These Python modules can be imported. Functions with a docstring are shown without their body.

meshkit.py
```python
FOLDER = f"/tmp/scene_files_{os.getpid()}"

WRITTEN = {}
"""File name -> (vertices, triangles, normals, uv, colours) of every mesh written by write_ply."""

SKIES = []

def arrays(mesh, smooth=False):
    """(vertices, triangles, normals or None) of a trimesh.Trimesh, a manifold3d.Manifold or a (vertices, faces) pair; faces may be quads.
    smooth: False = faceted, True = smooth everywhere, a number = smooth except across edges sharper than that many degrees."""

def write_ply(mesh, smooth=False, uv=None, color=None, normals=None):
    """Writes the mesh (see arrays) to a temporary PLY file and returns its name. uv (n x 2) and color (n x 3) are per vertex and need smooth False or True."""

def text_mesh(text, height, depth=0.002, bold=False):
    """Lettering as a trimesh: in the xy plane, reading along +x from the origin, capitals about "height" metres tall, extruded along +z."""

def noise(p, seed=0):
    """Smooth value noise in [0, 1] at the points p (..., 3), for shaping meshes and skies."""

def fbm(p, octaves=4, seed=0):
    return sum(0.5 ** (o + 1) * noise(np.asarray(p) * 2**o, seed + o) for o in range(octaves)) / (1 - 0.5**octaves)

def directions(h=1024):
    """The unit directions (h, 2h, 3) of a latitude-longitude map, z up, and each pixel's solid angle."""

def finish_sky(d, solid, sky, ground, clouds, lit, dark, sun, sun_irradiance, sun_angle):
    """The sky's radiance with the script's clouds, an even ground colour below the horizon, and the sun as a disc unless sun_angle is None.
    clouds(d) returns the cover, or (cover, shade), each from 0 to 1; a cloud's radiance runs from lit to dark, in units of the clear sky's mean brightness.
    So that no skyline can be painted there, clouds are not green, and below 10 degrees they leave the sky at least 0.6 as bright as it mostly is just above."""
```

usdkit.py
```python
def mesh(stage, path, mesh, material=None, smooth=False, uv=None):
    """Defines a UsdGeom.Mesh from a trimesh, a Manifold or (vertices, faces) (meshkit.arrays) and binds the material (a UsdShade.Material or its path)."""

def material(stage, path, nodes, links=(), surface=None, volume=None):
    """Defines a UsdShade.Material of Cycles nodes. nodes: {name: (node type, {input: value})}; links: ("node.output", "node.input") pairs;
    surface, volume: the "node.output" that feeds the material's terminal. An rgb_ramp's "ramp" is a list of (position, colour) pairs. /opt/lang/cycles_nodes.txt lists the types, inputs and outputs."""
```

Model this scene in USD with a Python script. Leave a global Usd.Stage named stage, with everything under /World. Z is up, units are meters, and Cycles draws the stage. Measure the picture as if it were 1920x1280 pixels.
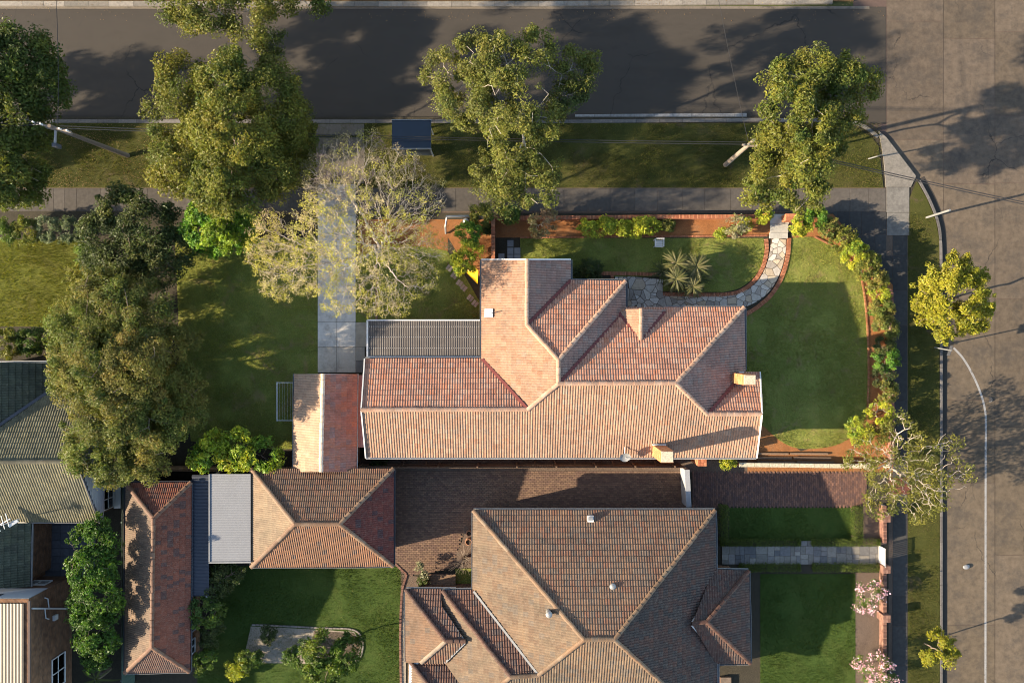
import math, random
import numpy as np, trimesh, shapely, usdkit, meshkit
from shapely.geometry import Polygon, LineString, Point, MultiPolygon, box as sbox
from shapely.ops import unary_union
from scipy.spatial import cKDTree, Voronoi
from pxr import Usd, UsdGeom, UsdLux, UsdShade, Sdf, Gf, Vt

stage = Usd.Stage.CreateInMemory()
UsdGeom.SetStageUpAxis(stage, UsdGeom.Tokens.z)
UsdGeom.SetStageMetersPerUnit(stage, 1.0)
UsdGeom.Xform.Define(stage, '/World')
UsdGeom.Scope.Define(stage, '/World/Looks')

# ------------------------------------------------------------------ camera, sky, sun
S, H = 0.0335, 48.0                      # metres per photo pixel on the ground, flying height of the drone
cam = UsdGeom.Camera.Define(stage, '/World/camera')
cam.CreateHorizontalApertureAttr(36.0)
cam.CreateFocalLengthAttr(36.0 * H / (1920 * S))
cam.AddTranslateOp().Set(Gf.Vec3d(0, 0, H))
cam.CreateFStopAttr(0.0)
cam.CreateExposureAttr(2.0)
SUN_EL, SHADOW_AZ = math.radians(20.2), math.radians(13.2)
to_sun = np.array([-math.cos(SUN_EL) * math.cos(SHADOW_AZ), -math.cos(SUN_EL) * math.sin(SHADOW_AZ), math.sin(SUN_EL)])
sky_mat = usdkit.material(stage, '/World/Looks/sky', {
    't': ('sky_texture', {'sky_type': 'single_scattering', 'sun_disc': False, 'sun_elevation': SUN_EL,
                          'sun_rotation': math.atan2(to_sun[0], to_sun[1])}),
    'b': ('background_shader', {'strength': 0.098})}, [('t.color', 'b.color')], surface='b.background')
dome = UsdLux.DomeLight.Define(stage, '/World/sky')
UsdShade.MaterialBindingAPI.Apply(dome.GetPrim()).Bind(sky_mat)
sun = UsdLux.DistantLight.Define(stage, '/World/sun')
sun.CreateIntensityAttr(1.25); sun.CreateAngleAttr(0.55); sun.CreateColorAttr(Gf.Vec3f(1.0, 0.835, 0.62))
sun.CreateNormalizeAttr(True)
zc = to_sun; xc = np.cross([0, 0, 1.0], zc); xc /= np.linalg.norm(xc); yc = np.cross(zc, xc)
sun.AddTransformOp().Set(Gf.Matrix4d(*xc, 0, *yc, 0, *zc, 0, 0, 0, 0, 1))

# ------------------------------------------------------------------ helpers
def P(px, py, z=0.0):
    """The point of the place that the photograph shows at pixel (px, py) when it stands z metres above the road."""
    k = S * (H - z) / H
    return np.array([(px - 960) * k, (640 - py) * k, z])

_names = {}
def numbered(parent, name):
    n = _names.get((parent, name), 0); _names[(parent, name)] = n + 1
    return f'{parent}/{name}' if n == 0 else f'{parent}/{name}_{n:03d}'

def put_data(prim, label=None, cat=None, group=None, kind=None):
    for k, v in (('label', label), ('category', cat), ('group', group), ('kind', kind)):
        if v: prim.SetCustomDataByKey(k, v)

class Node:
    """A thing at its base point, or a part of it."""
    def __init__(self, path, o): self.path, self.o = path, np.asarray(o, float)
    def part(self, name, geo, material, label=None, kind=None, tint=None, smooth=False):
        path = numbered(self.path, name)
        write(path, geo, material, self.o, tint, smooth)
        put_data(stage.GetPrimAtPath(path), label=label, kind=kind)
        return Node(path, self.o)
    def data(self, **k): put_data(stage.GetPrimAtPath(self.path), **k); return self

def arr(geo):
    v, f, n = meshkit.arrays(geo); return v, f

def write(path, geo, material, o, tint=None, smooth=False):
    if isinstance(geo, tuple) and len(geo) == 3: v, f, tint = geo
    elif isinstance(geo, tuple): v, f = geo
    else: v, f = arr(geo)
    v = np.asarray(v, float) - o
    n = None
    if smooth and (tint is None):
        v, f, n = meshkit.arrays(trimesh.Trimesh(v, f, process=False), smooth)
    m = UsdGeom.Mesh.Define(stage, path)
    m.CreatePointsAttr(Vt.Vec3fArray.FromNumpy(np.ascontiguousarray(v, np.float32)))
    m.CreateFaceVertexCountsAttr(Vt.IntArray.FromNumpy(np.full(len(f), 3, np.int32)))
    m.CreateFaceVertexIndicesAttr(Vt.IntArray.FromNumpy(np.ascontiguousarray(f, np.int32).ravel()))
    m.CreateSubdivisionSchemeAttr('none')
    if n is not None:
        m.CreateNormalsAttr(Vt.Vec3fArray.FromNumpy(n.astype(np.float32))); m.SetNormalsInterpolation('vertex')
    if tint is not None:
        t = np.asarray(tint, np.float32)
        if t.ndim == 1: t = np.tile(t, (len(v), 1))
        UsdGeom.PrimvarsAPI(m).CreatePrimvar('tint', Sdf.ValueTypeNames.Color3fArray, 'vertex').Set(Vt.Vec3fArray.FromNumpy(t))
    UsdShade.MaterialBindingAPI.Apply(m.GetPrim()).Bind(material)

def thing(name, label, cat, o, group=None, kind=None):
    path = numbered('/World', name)
    x = UsdGeom.Xform.Define(stage, path); x.AddTranslateOp().Set(Gf.Vec3d(*map(float, o)))
    put_data(x.GetPrim(), label, cat, group, kind)
    return Node(path, o)

def struct(name, geo, material, kind='structure', label=None, cat=None, tint=None):
    path = numbered('/World', name)
    write(path, geo, material, np.zeros(3), tint)
    put_data(stage.GetPrimAtPath(path), label=label, cat=cat, kind=kind)
    return Node(path, np.zeros(3))

def empty_struct(name, label=None):
    path = numbered('/World', name); x = UsdGeom.Xform.Define(stage, path)
    put_data(x.GetPrim(), label=label, kind='structure'); return Node(path, np.zeros(3))

def cat(geos):
    """Joins (v, f) or (v, f, tint) tuples."""
    vs, fs, ts, n = [], [], [], 0
    for g in geos:
        if not isinstance(g, tuple): g = arr(g)
        vs.append(g[0]); fs.append(np.asarray(g[1]) + n); n += len(g[0])
        if len(g) == 3: ts.append(np.broadcast_to(np.asarray(g[2], float), (len(g[0]), 3)))
    return (np.vstack(vs), np.vstack(fs), np.vstack(ts)) if ts else (np.vstack(vs), np.vstack(fs))

def poly2(px_pts, z=0.0): return Polygon([P(x, y, z)[:2] for x, y in px_pts]).buffer(0)

def polys(g):
    if g.is_empty: return []
    return [p for p in (g.geoms if hasattr(g, 'geoms') else [g]) if p.geom_type == 'Polygon' and p.area > 1e-5]

def sheet(g, z):
    out = []
    for p in polys(g):
        v, f = trimesh.creation.triangulate_polygon(p, engine='earcut')
        a = v[f]; cr = np.cross(a[:, 1] - a[:, 0], a[:, 2] - a[:, 0])
        f = np.where((cr < 0)[:, None], f[:, ::-1], f)
        out.append((np.column_stack([v, np.full(len(v), z)]), f))
    return cat(out)

def prism(g, z0, z1):
    out = []
    for p in polys(g):
        m = trimesh.creation.extrude_polygon(p, z1 - z0, engine='earcut'); m.apply_translation([0, 0, z0]); out.append(arr(m))
    return cat(out)

BOXF = np.array([[0,2,1],[0,3,2],[4,5,6],[4,6,7],[0,1,5],[0,5,4],[1,2,6],[1,6,5],[2,3,7],[2,7,6],[3,0,4],[3,4,7]])
def bx(x0, x1, y0, y1, z0, z1):
    return np.array([[x0,y0,z0],[x1,y0,z0],[x1,y1,z0],[x0,y1,z0],[x0,y0,z1],[x1,y0,z1],[x1,y1,z1],[x0,y1,z1]], float), BOXF
def obox(c, ux, lx, ly, z0, z1, bev=0.0):
    """A box about c with its long side along the unit vector ux; bev narrows its top."""
    ux = np.asarray(ux, float)[:2]; ux = ux / np.linalg.norm(ux); uy = np.array([-ux[1], ux[0]]); v = []
    for z, b in ((z0, 0), (z1, bev)):
        for a, d in ((-1, -1), (1, -1), (1, 1), (-1, 1)):
            q = np.asarray(c)[:2] + ux * a * (lx / 2 - b) + uy * d * (ly / 2 - b); v.append([q[0], q[1], z])
    return np.array(v), BOXF
def beam(a, b, w, h):
    """A bar of width w and depth h from a to b."""
    a, b = np.asarray(a, float), np.asarray(b, float); d = (b - a) / np.linalg.norm(b - a)
    s = np.cross(d, [0, 0, 1.0]);  s = np.array([1.0, 0, 0]) if np.linalg.norm(s) < 1e-6 else s / np.linalg.norm(s)
    u = np.cross(s, d); v = []
    for q in (a, b):
        for i, j in ((-1, -1), (1, -1), (1, 1), (-1, 1)): v.append(q + s * i * w / 2 + u * j * h / 2)
    v = np.array(v)[[0, 1, 2, 3, 4, 5, 6, 7]]
    f = np.array([[0,1,2],[0,2,3],[4,6,5],[4,7,6],[0,5,1],[0,4,5],[1,6,2],[1,5,6],[2,7,3],[2,6,7],[3,4,0],[3,7,4]])
    return v, f
def tube(pts, radii, sides=6):
    p = np.asarray(pts, float); n = len(p); r = np.broadcast_to(np.asarray(radii, float), (n,))
    t = np.gradient(p, axis=0); t /= np.linalg.norm(t, axis=1, keepdims=True) + 1e-12
    ref = np.array([0, 0, 1.0]) if abs(t[:, 2]).mean() < 0.8 else np.array([1.0, 0, 0])
    a = np.cross(t, ref); a /= np.linalg.norm(a, axis=1, keepdims=True) + 1e-9; b = np.cross(t, a)
    ang = np.arange(sides) * 2 * np.pi / sides
    v = p[:, None] + r[:, None, None] * (np.cos(ang)[None, :, None] * a[:, None] + np.sin(ang)[None, :, None] * b[:, None])
    i, j = np.meshgrid(np.arange(n - 1), np.arange(sides), indexing='ij'); k = (j + 1) % sides
    q = np.stack([i * sides + j, i * sides + k, (i + 1) * sides + k, (i + 1) * sides + j], -1).reshape(-1, 4)
    f = np.vstack([q[:, [0, 1, 2]], q[:, [0, 2, 3]]])
    caps = [[(n - 1) * sides, (n - 1) * sides + m + 1, (n - 1) * sides + m + 2] for m in range(sides - 2)] + [[0, m + 2, m + 1] for m in range(sides - 2)]
    return v.reshape(-1, 3), np.vstack([f, caps])
def arc_pts(pts, n=8):
    """A smooth line through the pixel points (Catmull-Rom)."""
    p = np.asarray(pts, float); q = np.vstack([2 * p[0] - p[1], p, 2 * p[-1] - p[-2]]); out = []
    for i in range(1, len(q) - 2):
        for t in np.linspace(0, 1, n, endpoint=False):
            a, b, c, d = q[i - 1], q[i], q[i + 1], q[i + 2]
            out.append(0.5 * (2 * b + (c - a) * t + (2 * a - 5 * b + 4 * c - d) * t * t + (3 * b - a - 3 * c + d) * t ** 3))
    return np.array(out + [p[-1]])

# ------------------------------------------------------------------ materials
def LK(n): return f'/World/Looks/{n}'
def m_plain(name, col, rough=0.6, metallic=0.0, var=0.12, scale=6.0, bump=0.0, bscale=40.0, spec=0.4):
    c = np.array(col)
    nodes = {'g': ('geometry', {}), 'n': ('noise_texture', {'scale': scale, 'detail': 4.0, 'roughness': 0.65}),
             'r': ('rgb_ramp', {'ramp': [(0.28, tuple(c * (1 - var))), (0.72, tuple(np.minimum(c * (1 + var), 0.9)))]}),
             'p': ('principled_bsdf', {'roughness': rough, 'metallic': metallic, 'specular_ior_level': spec})}
    links = [('g.position', 'n.vector'), ('n.fac', 'r.fac'), ('r.color', 'p.base_color')]
    if bump:
        nodes['bn'] = ('noise_texture', {'scale': bscale, 'detail': 3.0}); nodes['b'] = ('bump', {'strength': bump, 'distance': 0.02})
        links += [('g.position', 'bn.vector'), ('bn.fac', 'b.height'), ('b.normal', 'p.normal')]
    return usdkit.material(stage, LK(name), nodes, links, surface='p.BSDF')

def m_ground(name, cols, fine=(0.75, 1.25), s1=0.35, s2=3.0, s3=25.0, rough=0.95, bump=0.4, stain=None, stretch=None, spec=0.15, cracks=None):
    """Ground with broad patches (cols along a ramp), mid mottling and fine grain; stain: (colour, scale, threshold)."""
    k = len(cols); ramp = [(0.3 + 0.4 * i / max(k - 1, 1), c) for i, c in enumerate(cols)]
    nodes = {'g': ('geometry', {}),
             'm': ('mapping', {'scale': stretch or (1, 1, 1)}),
             'n1': ('noise_texture', {'scale': s1, 'detail': 6.0, 'roughness': 0.62, 'distortion': 0.4}),
             'n2': ('noise_texture', {'scale': s2, 'detail': 5.0, 'roughness': 0.7}),
             'n3': ('noise_texture', {'scale': s3, 'detail': 3.0, 'roughness': 0.7}),
             'a': ('mix_float', {'fac': 0.42}),
             'r': ('rgb_ramp', {'ramp': ramp}),
             'mr': ('map_range', {'from_min': 0.25, 'from_max': 0.75, 'to_min': fine[0], 'to_max': fine[1]}),
             'cc': ('combine_color', {}), 'mul': ('mix', {'mix_type': 'multiply', 'fac': 1.0}),
             'b': ('bump', {'strength': bump, 'distance': 0.03}),
             'p': ('principled_bsdf', {'roughness': rough, 'specular_ior_level': spec})}
    links = [('g.position', 'm.vector'), ('m.vector', 'n1.vector'), ('m.vector', 'n2.vector'), ('g.position', 'n3.vector'), ('n1.fac', 'a.a'), ('n2.fac', 'a.b'),
             ('a.result', 'r.fac'), ('n3.fac', 'mr.value'), ('mr.result', 'cc.r'), ('mr.result', 'cc.g'), ('mr.result', 'cc.b'),
             ('r.color', 'mul.color1'), ('cc.color', 'mul.color2'), ('n3.fac', 'b.height'), ('b.normal', 'p.normal')]
    last = 'mul.color'
    if stain:
        nodes |= {'sn': ('noise_texture', {'scale': stain[1], 'detail': 7.0, 'roughness': 0.7, 'distortion': 1.0}),
                  'sm': ('map_range', {'from_min': stain[2], 'from_max': stain[2] + 0.12, 'clamp': True}),
                  'sx': ('mix', {'mix_type': 'mix', 'color2': stain[0]})}
        links += [('g.position', 'sn.vector'), ('sn.fac', 'sm.value'), ('sm.result', 'sx.fac'), (last, 'sx.color1')]; last = 'sx.color'
    if cracks: last = add_cracks(nodes, links, last, cracks)
    links.append((last, 'p.base_color'))
    return usdkit.material(stage, LK(name), nodes, links, surface='p.BSDF')

def add_cracks(nodes, links, last, cracks):
    """Fine wandering cracks and sealed seams: (colour, cells per metre, width)."""
    nodes |= {'kw': ('noise_texture', {'scale': 0.9, 'detail': 4.0, 'roughness': 0.6}), 'ka': ('mix', {'mix_type': 'linear_light', 'fac': 0.5}),
              'kv': ('voronoi_texture', {'feature': 'distance_to_edge', 'scale': cracks[1], 'randomness': 1.0}),
              'kn': ('noise_texture', {'scale': 0.28, 'detail': 2.0}), 'km': ('map_range', {'from_min': 0.0, 'from_max': cracks[2], 'to_min': 1.0, 'to_max': 0.0, 'clamp': True}),
              'kg': ('map_range', {'from_min': 0.5, 'from_max': 0.6, 'clamp': True}), 'kx': ('math', {'math_type': 'multiply'}), 'kc': ('mix', {'mix_type': 'mix', 'color2': cracks[0]})}
    links += [('g.position', 'kw.vector'), ('g.position', 'ka.color1'), ('kw.color', 'ka.color2'), ('ka.color', 'kv.vector'), ('g.position', 'kn.vector'), ('kn.fac', 'kg.value'),
              ('kv.distance', 'km.value'), ('km.result', 'kx.value1'), ('kg.result', 'kx.value2'), ('kx.value', 'kc.fac'), (last, 'kc.color1')]
    return 'kc.color'

def m_tint(name, rough=0.8, lo=0.75, hi=1.25, scale=9.0, lichen=None, spec=0.3, bump=0.0, cracks=None, broad=None):
    """Each piece keeps the colour it was made with (its 'tint'), with wear over it; lichen: (colour, scale, threshold, most)."""
    nodes = {'t': ('attribute', {'attribute': 'tint'}), 'g': ('geometry', {}), 'n': ('noise_texture', {'scale': scale, 'detail': 5.0, 'roughness': 0.7}),
             'mr': ('map_range', {'from_min': 0.25, 'from_max': 0.75, 'to_min': lo, 'to_max': hi}), 'cc': ('combine_color', {}),
             'mul': ('mix', {'mix_type': 'multiply', 'fac': 1.0}), 'p': ('principled_bsdf', {'roughness': rough, 'specular_ior_level': spec})}
    links = [('g.position', 'n.vector'), ('n.fac', 'mr.value'), ('mr.result', 'cc.r'), ('mr.result', 'cc.g'), ('mr.result', 'cc.b'), ('t.color', 'mul.color1'), ('cc.color', 'mul.color2')]
    last = 'mul.color'
    if broad:
        nodes |= {'wn': ('noise_texture', {'scale': 0.55, 'detail': 6.0, 'roughness': 0.68, 'distortion': 0.6}), 'wr': ('rgb_ramp', {'ramp': [(0.32, broad[0]), (0.5, (1.0, 1.0, 1.0)), (0.68, broad[1])]}), 'wm': ('mix', {'mix_type': 'multiply', 'fac': 1.0})}
        links += [('g.position', 'wn.vector'), ('wn.fac', 'wr.fac'), (last, 'wm.color1'), ('wr.color', 'wm.color2')]; last = 'wm.color'
    if lichen:
        nodes |= {'ln': ('noise_texture', {'scale': lichen[1], 'detail': 8.0, 'roughness': 0.75}),
                  'lm': ('map_range', {'from_min': lichen[2], 'from_max': lichen[2] + 0.2, 'to_min': 0.0, 'to_max': lichen[3], 'clamp': True}),
                  'lx': ('mix', {'mix_type': 'mix', 'color2': lichen[0]})}
        links += [('g.position', 'ln.vector'), ('ln.fac', 'lm.value'), ('lm.result', 'lx.fac'), (last, 'lx.color1')]; last = 'lx.color'
    if cracks: last = add_cracks(nodes, links, last, cracks)
    if bump:
        nodes['b'] = ('bump', {'strength': bump, 'distance': 0.01}); links += [('n.fac', 'b.height'), ('b.normal', 'p.normal')]
    links.append((last, 'p.base_color'))
    return usdkit.material(stage, LK(name), nodes, links, surface='p.BSDF')

def m_leaf(name, trans=0.3, rough=0.5, spec=0.25):
    nodes = {'t': ('attribute', {'attribute': 'tint'}), 'p': ('principled_bsdf', {'roughness': rough, 'specular_ior_level': spec}),
             'hs': ('hsv', {'saturation': 1.1, 'value': 1.25}), 'tr': ('translucent_bsdf', {}), 'x': ('mix_closure', {'fac': trans})}
    links = [('t.color', 'p.base_color'), ('t.color', 'hs.color'), ('hs.color', 'tr.color'), ('p.BSDF', 'x.closure1'), ('tr.BSDF', 'x.closure2')]
    return usdkit.material(stage, LK(name), nodes, links, surface='x.closure')

def m_brick(name, c1, c2, mortar, rough=0.9):
    nodes = {'g': ('geometry', {}), 's': ('separate_xyz', {}), 'a': ('math', {'math_type': 'add'}), 'c': ('combine_xyz', {}),
             'b': ('brick_texture', {'scale': 1.0, 'brick_width': 0.24, 'row_height': 0.086, 'mortar_size': 0.008, 'color1': c1, 'color2': c2, 'mortar': mortar, 'bias': -0.1}),
             'n': ('noise_texture', {'scale': 3.0, 'detail': 5.0}), 'mr': ('map_range', {'from_min': 0.3, 'from_max': 0.7, 'to_min': 0.65, 'to_max': 1.25}),
             'cc': ('combine_color', {}), 'mul': ('mix', {'mix_type': 'multiply', 'fac': 1.0}),
             'bu': ('bump', {'strength': 0.5, 'distance': 0.01, 'invert': True}), 'p': ('principled_bsdf', {'roughness': rough, 'specular_ior_level': 0.2})}
    links = [('g.position', 's.vector'), ('s.x', 'a.value1'), ('s.y', 'a.value2'), ('a.value', 'c.x'), ('s.z', 'c.y'), ('c.vector', 'b.vector'), ('g.position', 'n.vector'),
             ('n.fac', 'mr.value'), ('mr.result', 'cc.r'), ('mr.result', 'cc.g'), ('mr.result', 'cc.b'), ('b.color', 'mul.color1'), ('cc.color', 'mul.color2'),
             ('mul.color', 'p.base_color'), ('b.fac', 'bu.height'), ('bu.normal', 'p.normal')]
    return usdkit.material(stage, LK(name), nodes, links, surface='p.BSDF')

M = {}
M['asphalt'] = m_ground('asphalt', [(0.0352, 0.0303, 0.0250), (0.0464, 0.0396, 0.0324), (0.0400, 0.0349, 0.0287)], fine=(0.8, 1.2), s1=0.12, s2=1.1, s3=32, bump=0.35, stretch=(0.35, 1, 1), stain=((0.03, 0.028, 0.026), 0.45, 0.6), cracks=((0.02, 0.019, 0.018), 0.16, 0.007))  # base colour darkened so the street reads dimmer than the lot
M['old_concrete'] = m_ground('old_concrete', [(0.1013, 0.0840, 0.0660), (0.1387, 0.1162, 0.0915), (0.1162, 0.0975, 0.0765)], fine=(0.72, 1.28), s1=0.25, s2=2.0, s3=22, bump=0.3, stain=((0.0638, 0.0570, 0.0495), 0.55, 0.56), stretch=(1, 0.35, 1))
M['path_concrete'] = m_tint('path_concrete', 0.95, 0.7, 1.25, 5.0, lichen=((0.0480, 0.0440, 0.0400), 1.2, 0.5, 0.5), spec=0.15, bump=0.2)
M['road_slab'] = m_tint('road_slab', 0.95, 0.66, 1.3, 2.6, lichen=((0.0390, 0.0359, 0.0328), 0.7, 0.47, 0.62), spec=0.15, bump=0.45, cracks=((0.0234, 0.0211, 0.0187), 0.2, 0.006))
M['drive_slab'] = m_tint('drive_slab', 0.85, 0.78, 1.15, 3.0, lichen=((0.2, 0.18, 0.15), 1.6, 0.5, 0.65), spec=0.25, bump=0.1)
M['kerb'] = m_tint('kerb', 0.9, 0.7, 1.2, 7.0, lichen=((0.09, 0.08, 0.07), 3.0, 0.5, 0.7), spec=0.2, bump=0.2)
M['line_paint'] = m_ground('line_paint', [(0.1800, 0.1762, 0.1688), (0.2550, 0.2475, 0.2400)], s1=2, s2=9, s3=40, bump=0.1, stain=((0.0750, 0.0638, 0.0525), 5.0, 0.56))
M['lawn'] = m_ground('lawn', [(0.1045, 0.1250, 0.0270), (0.1430, 0.1600, 0.0342), (0.1870, 0.1700, 0.0450)], fine=(0.6, 1.4), s1=0.3, s2=2.2, s3=18, bump=0.9, stain=((0.19, 0.15, 0.06), 0.7, 0.55))
M['lawn_dimmed'] = m_ground('lawn_dimmed', [(0.0240, 0.0440, 0.0080), (0.0360, 0.0600, 0.0104), (0.0520, 0.0656, 0.0144)], fine=(0.6, 1.4), s1=0.3, s2=2.2, s3=18, bump=0.9)  # neighbour grass, its colour darkened as if less lit than the lot lawn
M['rough_lawn'] = m_ground('rough_lawn', [(0.0638, 0.0723, 0.0102), (0.0850, 0.0892, 0.0119), (0.1105, 0.0978, 0.0255)], fine=(0.55, 1.45), s1=0.35, s2=1.8, s3=14, bump=0.9)  # left neighbour lawn, dimming of the surroundings taken into its colour
M['verge'] = m_ground('verge', [(0.0306, 0.0357, 0.0076), (0.0467, 0.0476, 0.0102), (0.0638, 0.0527, 0.0187)], fine=(0.55, 1.45), s1=0.3, s2=1.8, s3=16, bump=0.9, stain=((0.0723, 0.0527, 0.0298), 0.7, 0.58))  # verge colour lowered to dim the strip outside the lot
M['far_ground'] = m_ground('far_ground', [(0.05, 0.06, 0.02), (0.07, 0.07, 0.03)], s1=0.05, s2=0.5, s3=8)
M['mulch'] = m_ground('mulch', [(0.15, 0.065, 0.026), (0.24, 0.10, 0.036), (0.2, 0.11, 0.055)], fine=(0.55, 1.45), s1=0.9, s2=5, s3=26, bump=1.0)
M['brown_bed'] = m_ground('brown_bed', [(0.07, 0.05, 0.038), (0.11, 0.08, 0.06), (0.09, 0.06, 0.04)], fine=(0.6, 1.4), s1=0.8, s2=5, s3=24, bump=1.0)
M['leaf_litter'] = m_ground('leaf_litter', [(0.0675, 0.0450, 0.0225), (0.1050, 0.0675, 0.0338), (0.0525, 0.0450, 0.0225)], fine=(0.5, 1.5), s1=0.8, s2=6, s3=20, bump=1.0)
M['gravel'] = m_ground('gravel', [(0.2, 0.17, 0.13), (0.28, 0.235, 0.18)], fine=(0.6, 1.4), s1=0.9, s2=7, s3=30, bump=0.8)
M['dark_soil'] = m_ground('dark_soil', [(0.03, 0.026, 0.018), (0.05, 0.042, 0.028)], fine=(0.6, 1.4), s1=0.8, s2=5, s3=20, bump=0.8)  # plain dark brown soil tone
M['court'] = m_tint('court', 0.9, 0.75, 1.2, 6.0, spec=0.2)
M['tile'] = m_tint('tile', 0.82, 0.72, 1.25, 7.0, lichen=((0.245, 0.205, 0.17), 9.0, 0.5, 0.5), spec=0.25, bump=0.25, broad=((0.74, 0.78, 0.8), (1.16, 1.08, 1.0)))
M['tile_dark'] = m_tint('tile_dark', 0.75, 0.75, 1.2, 6.0, lichen=((0.125, 0.105, 0.078), 6.0, 0.5, 0.5), spec=0.3, bump=0.2, broad=((0.72, 0.76, 0.78), (1.18, 1.1, 1.0)))
M['tile_green'] = m_tint('tile_green', 0.85, 0.7, 1.25, 2.5, lichen=((0.17, 0.165, 0.12), 5.0, 0.56, 0.5), spec=0.2, bump=0.2, broad=((0.72, 0.74, 0.7), (1.2, 1.15, 1.0)))
M['deck'] = m_plain('deck', (0.07, 0.045, 0.035), 0.9)
M['deck_green'] = m_plain('deck_green', (0.03, 0.04, 0.035), 0.9)
M['red_valley'] = m_plain('red_valley', (0.11, 0.022, 0.017), 0.55, var=0.2)
M['white_metal'] = m_plain('white_metal', (0.5, 0.485, 0.455), 0.45, var=0.06, scale=2)
M['grey_metal'] = m_plain('grey_metal', (0.2167, 0.2167, 0.2104), 0.45, 0.3, var=0.12, scale=2)
M['dark_metal'] = m_plain('dark_metal', (0.05, 0.052, 0.06), 0.5, 0.2, var=0.2)
M['patio_metal'] = m_plain('patio_metal', (0.0562, 0.0462, 0.0390), 0.55, 0.0, var=0.28, scale=1.8)
M['navy_metal'] = m_plain('navy_metal', (0.0224, 0.0272, 0.0384), 0.5, 0.1, var=0.15)
M['pale_metal'] = m_plain('pale_metal', (0.1632, 0.1656, 0.1704), 0.5, 0.1, var=0.05, scale=1)
M['tan_metal'] = m_plain('tan_metal', (0.1440, 0.1123, 0.0734), 0.55, 0.0, var=0.1, scale=1.5)
M['pink_metal'] = m_plain('pink_metal', (0.33, 0.15, 0.12), 0.6, var=0.15)
M['blue_roof'] = m_plain('blue_roof', (0.0160, 0.0256, 0.0400), 0.5, var=0.15, scale=2)
M['white_paint'] = m_plain('white_paint', (0.4650, 0.4500, 0.4275), 0.6, var=0.05)
M['white_clad'] = m_plain('white_clad', (0.2213, 0.2266, 0.2372), 0.6, var=0.05)
M['green_steel'] = m_plain('green_steel', (0.045, 0.075, 0.06), 0.55, var=0.1)
M['timber'] = m_plain('timber', (0.16, 0.1, 0.06), 0.85, var=0.35, scale=12, bump=0.3)
M['pole_wood'] = m_plain('pole_wood', (0.1800, 0.1425, 0.1087), 0.9, var=0.3, scale=14, bump=0.3)
M['pole_dark'] = m_plain('pole_dark', (0.1, 0.075, 0.055), 0.9, var=0.3, scale=14, bump=0.3)
M['cable'] = m_plain('cable', (0.015, 0.014, 0.014), 0.5)
M['brick_wall'] = m_brick('brick_wall', (0.30, 0.105, 0.045), (0.21, 0.075, 0.035), (0.25, 0.2, 0.16))
M['brick_brown'] = m_brick('brick_brown', (0.1500, 0.0713, 0.0338), (0.0900, 0.0450, 0.0240), (0.1200, 0.0900, 0.0675))
M['mortar'] = m_plain('mortar', (0.26, 0.21, 0.16), 0.95, var=0.15)
M['brick'] = m_tint('brick', 0.88, 0.75, 1.25, 8.0, spec=0.2, bump=0.25)
M['paver'] = m_tint('paver', 0.9, 0.78, 1.2, 6.0, spec=0.2, bump=0.25)
M['stone'] = m_tint('stone', 0.85, 0.72, 1.2, 6.5, lichen=((0.14, 0.115, 0.085), 4.0, 0.55, 0.6), spec=0.25, bump=0.3)
M['chimney_top'] = m_plain('chimney_top', (0.36, 0.32, 0.23), 0.95, var=0.35, scale=9, bump=0.6)
M['yellow'] = m_plain('yellow', (0.75, 0.5, 0.02), 0.45, var=0.05)
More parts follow.
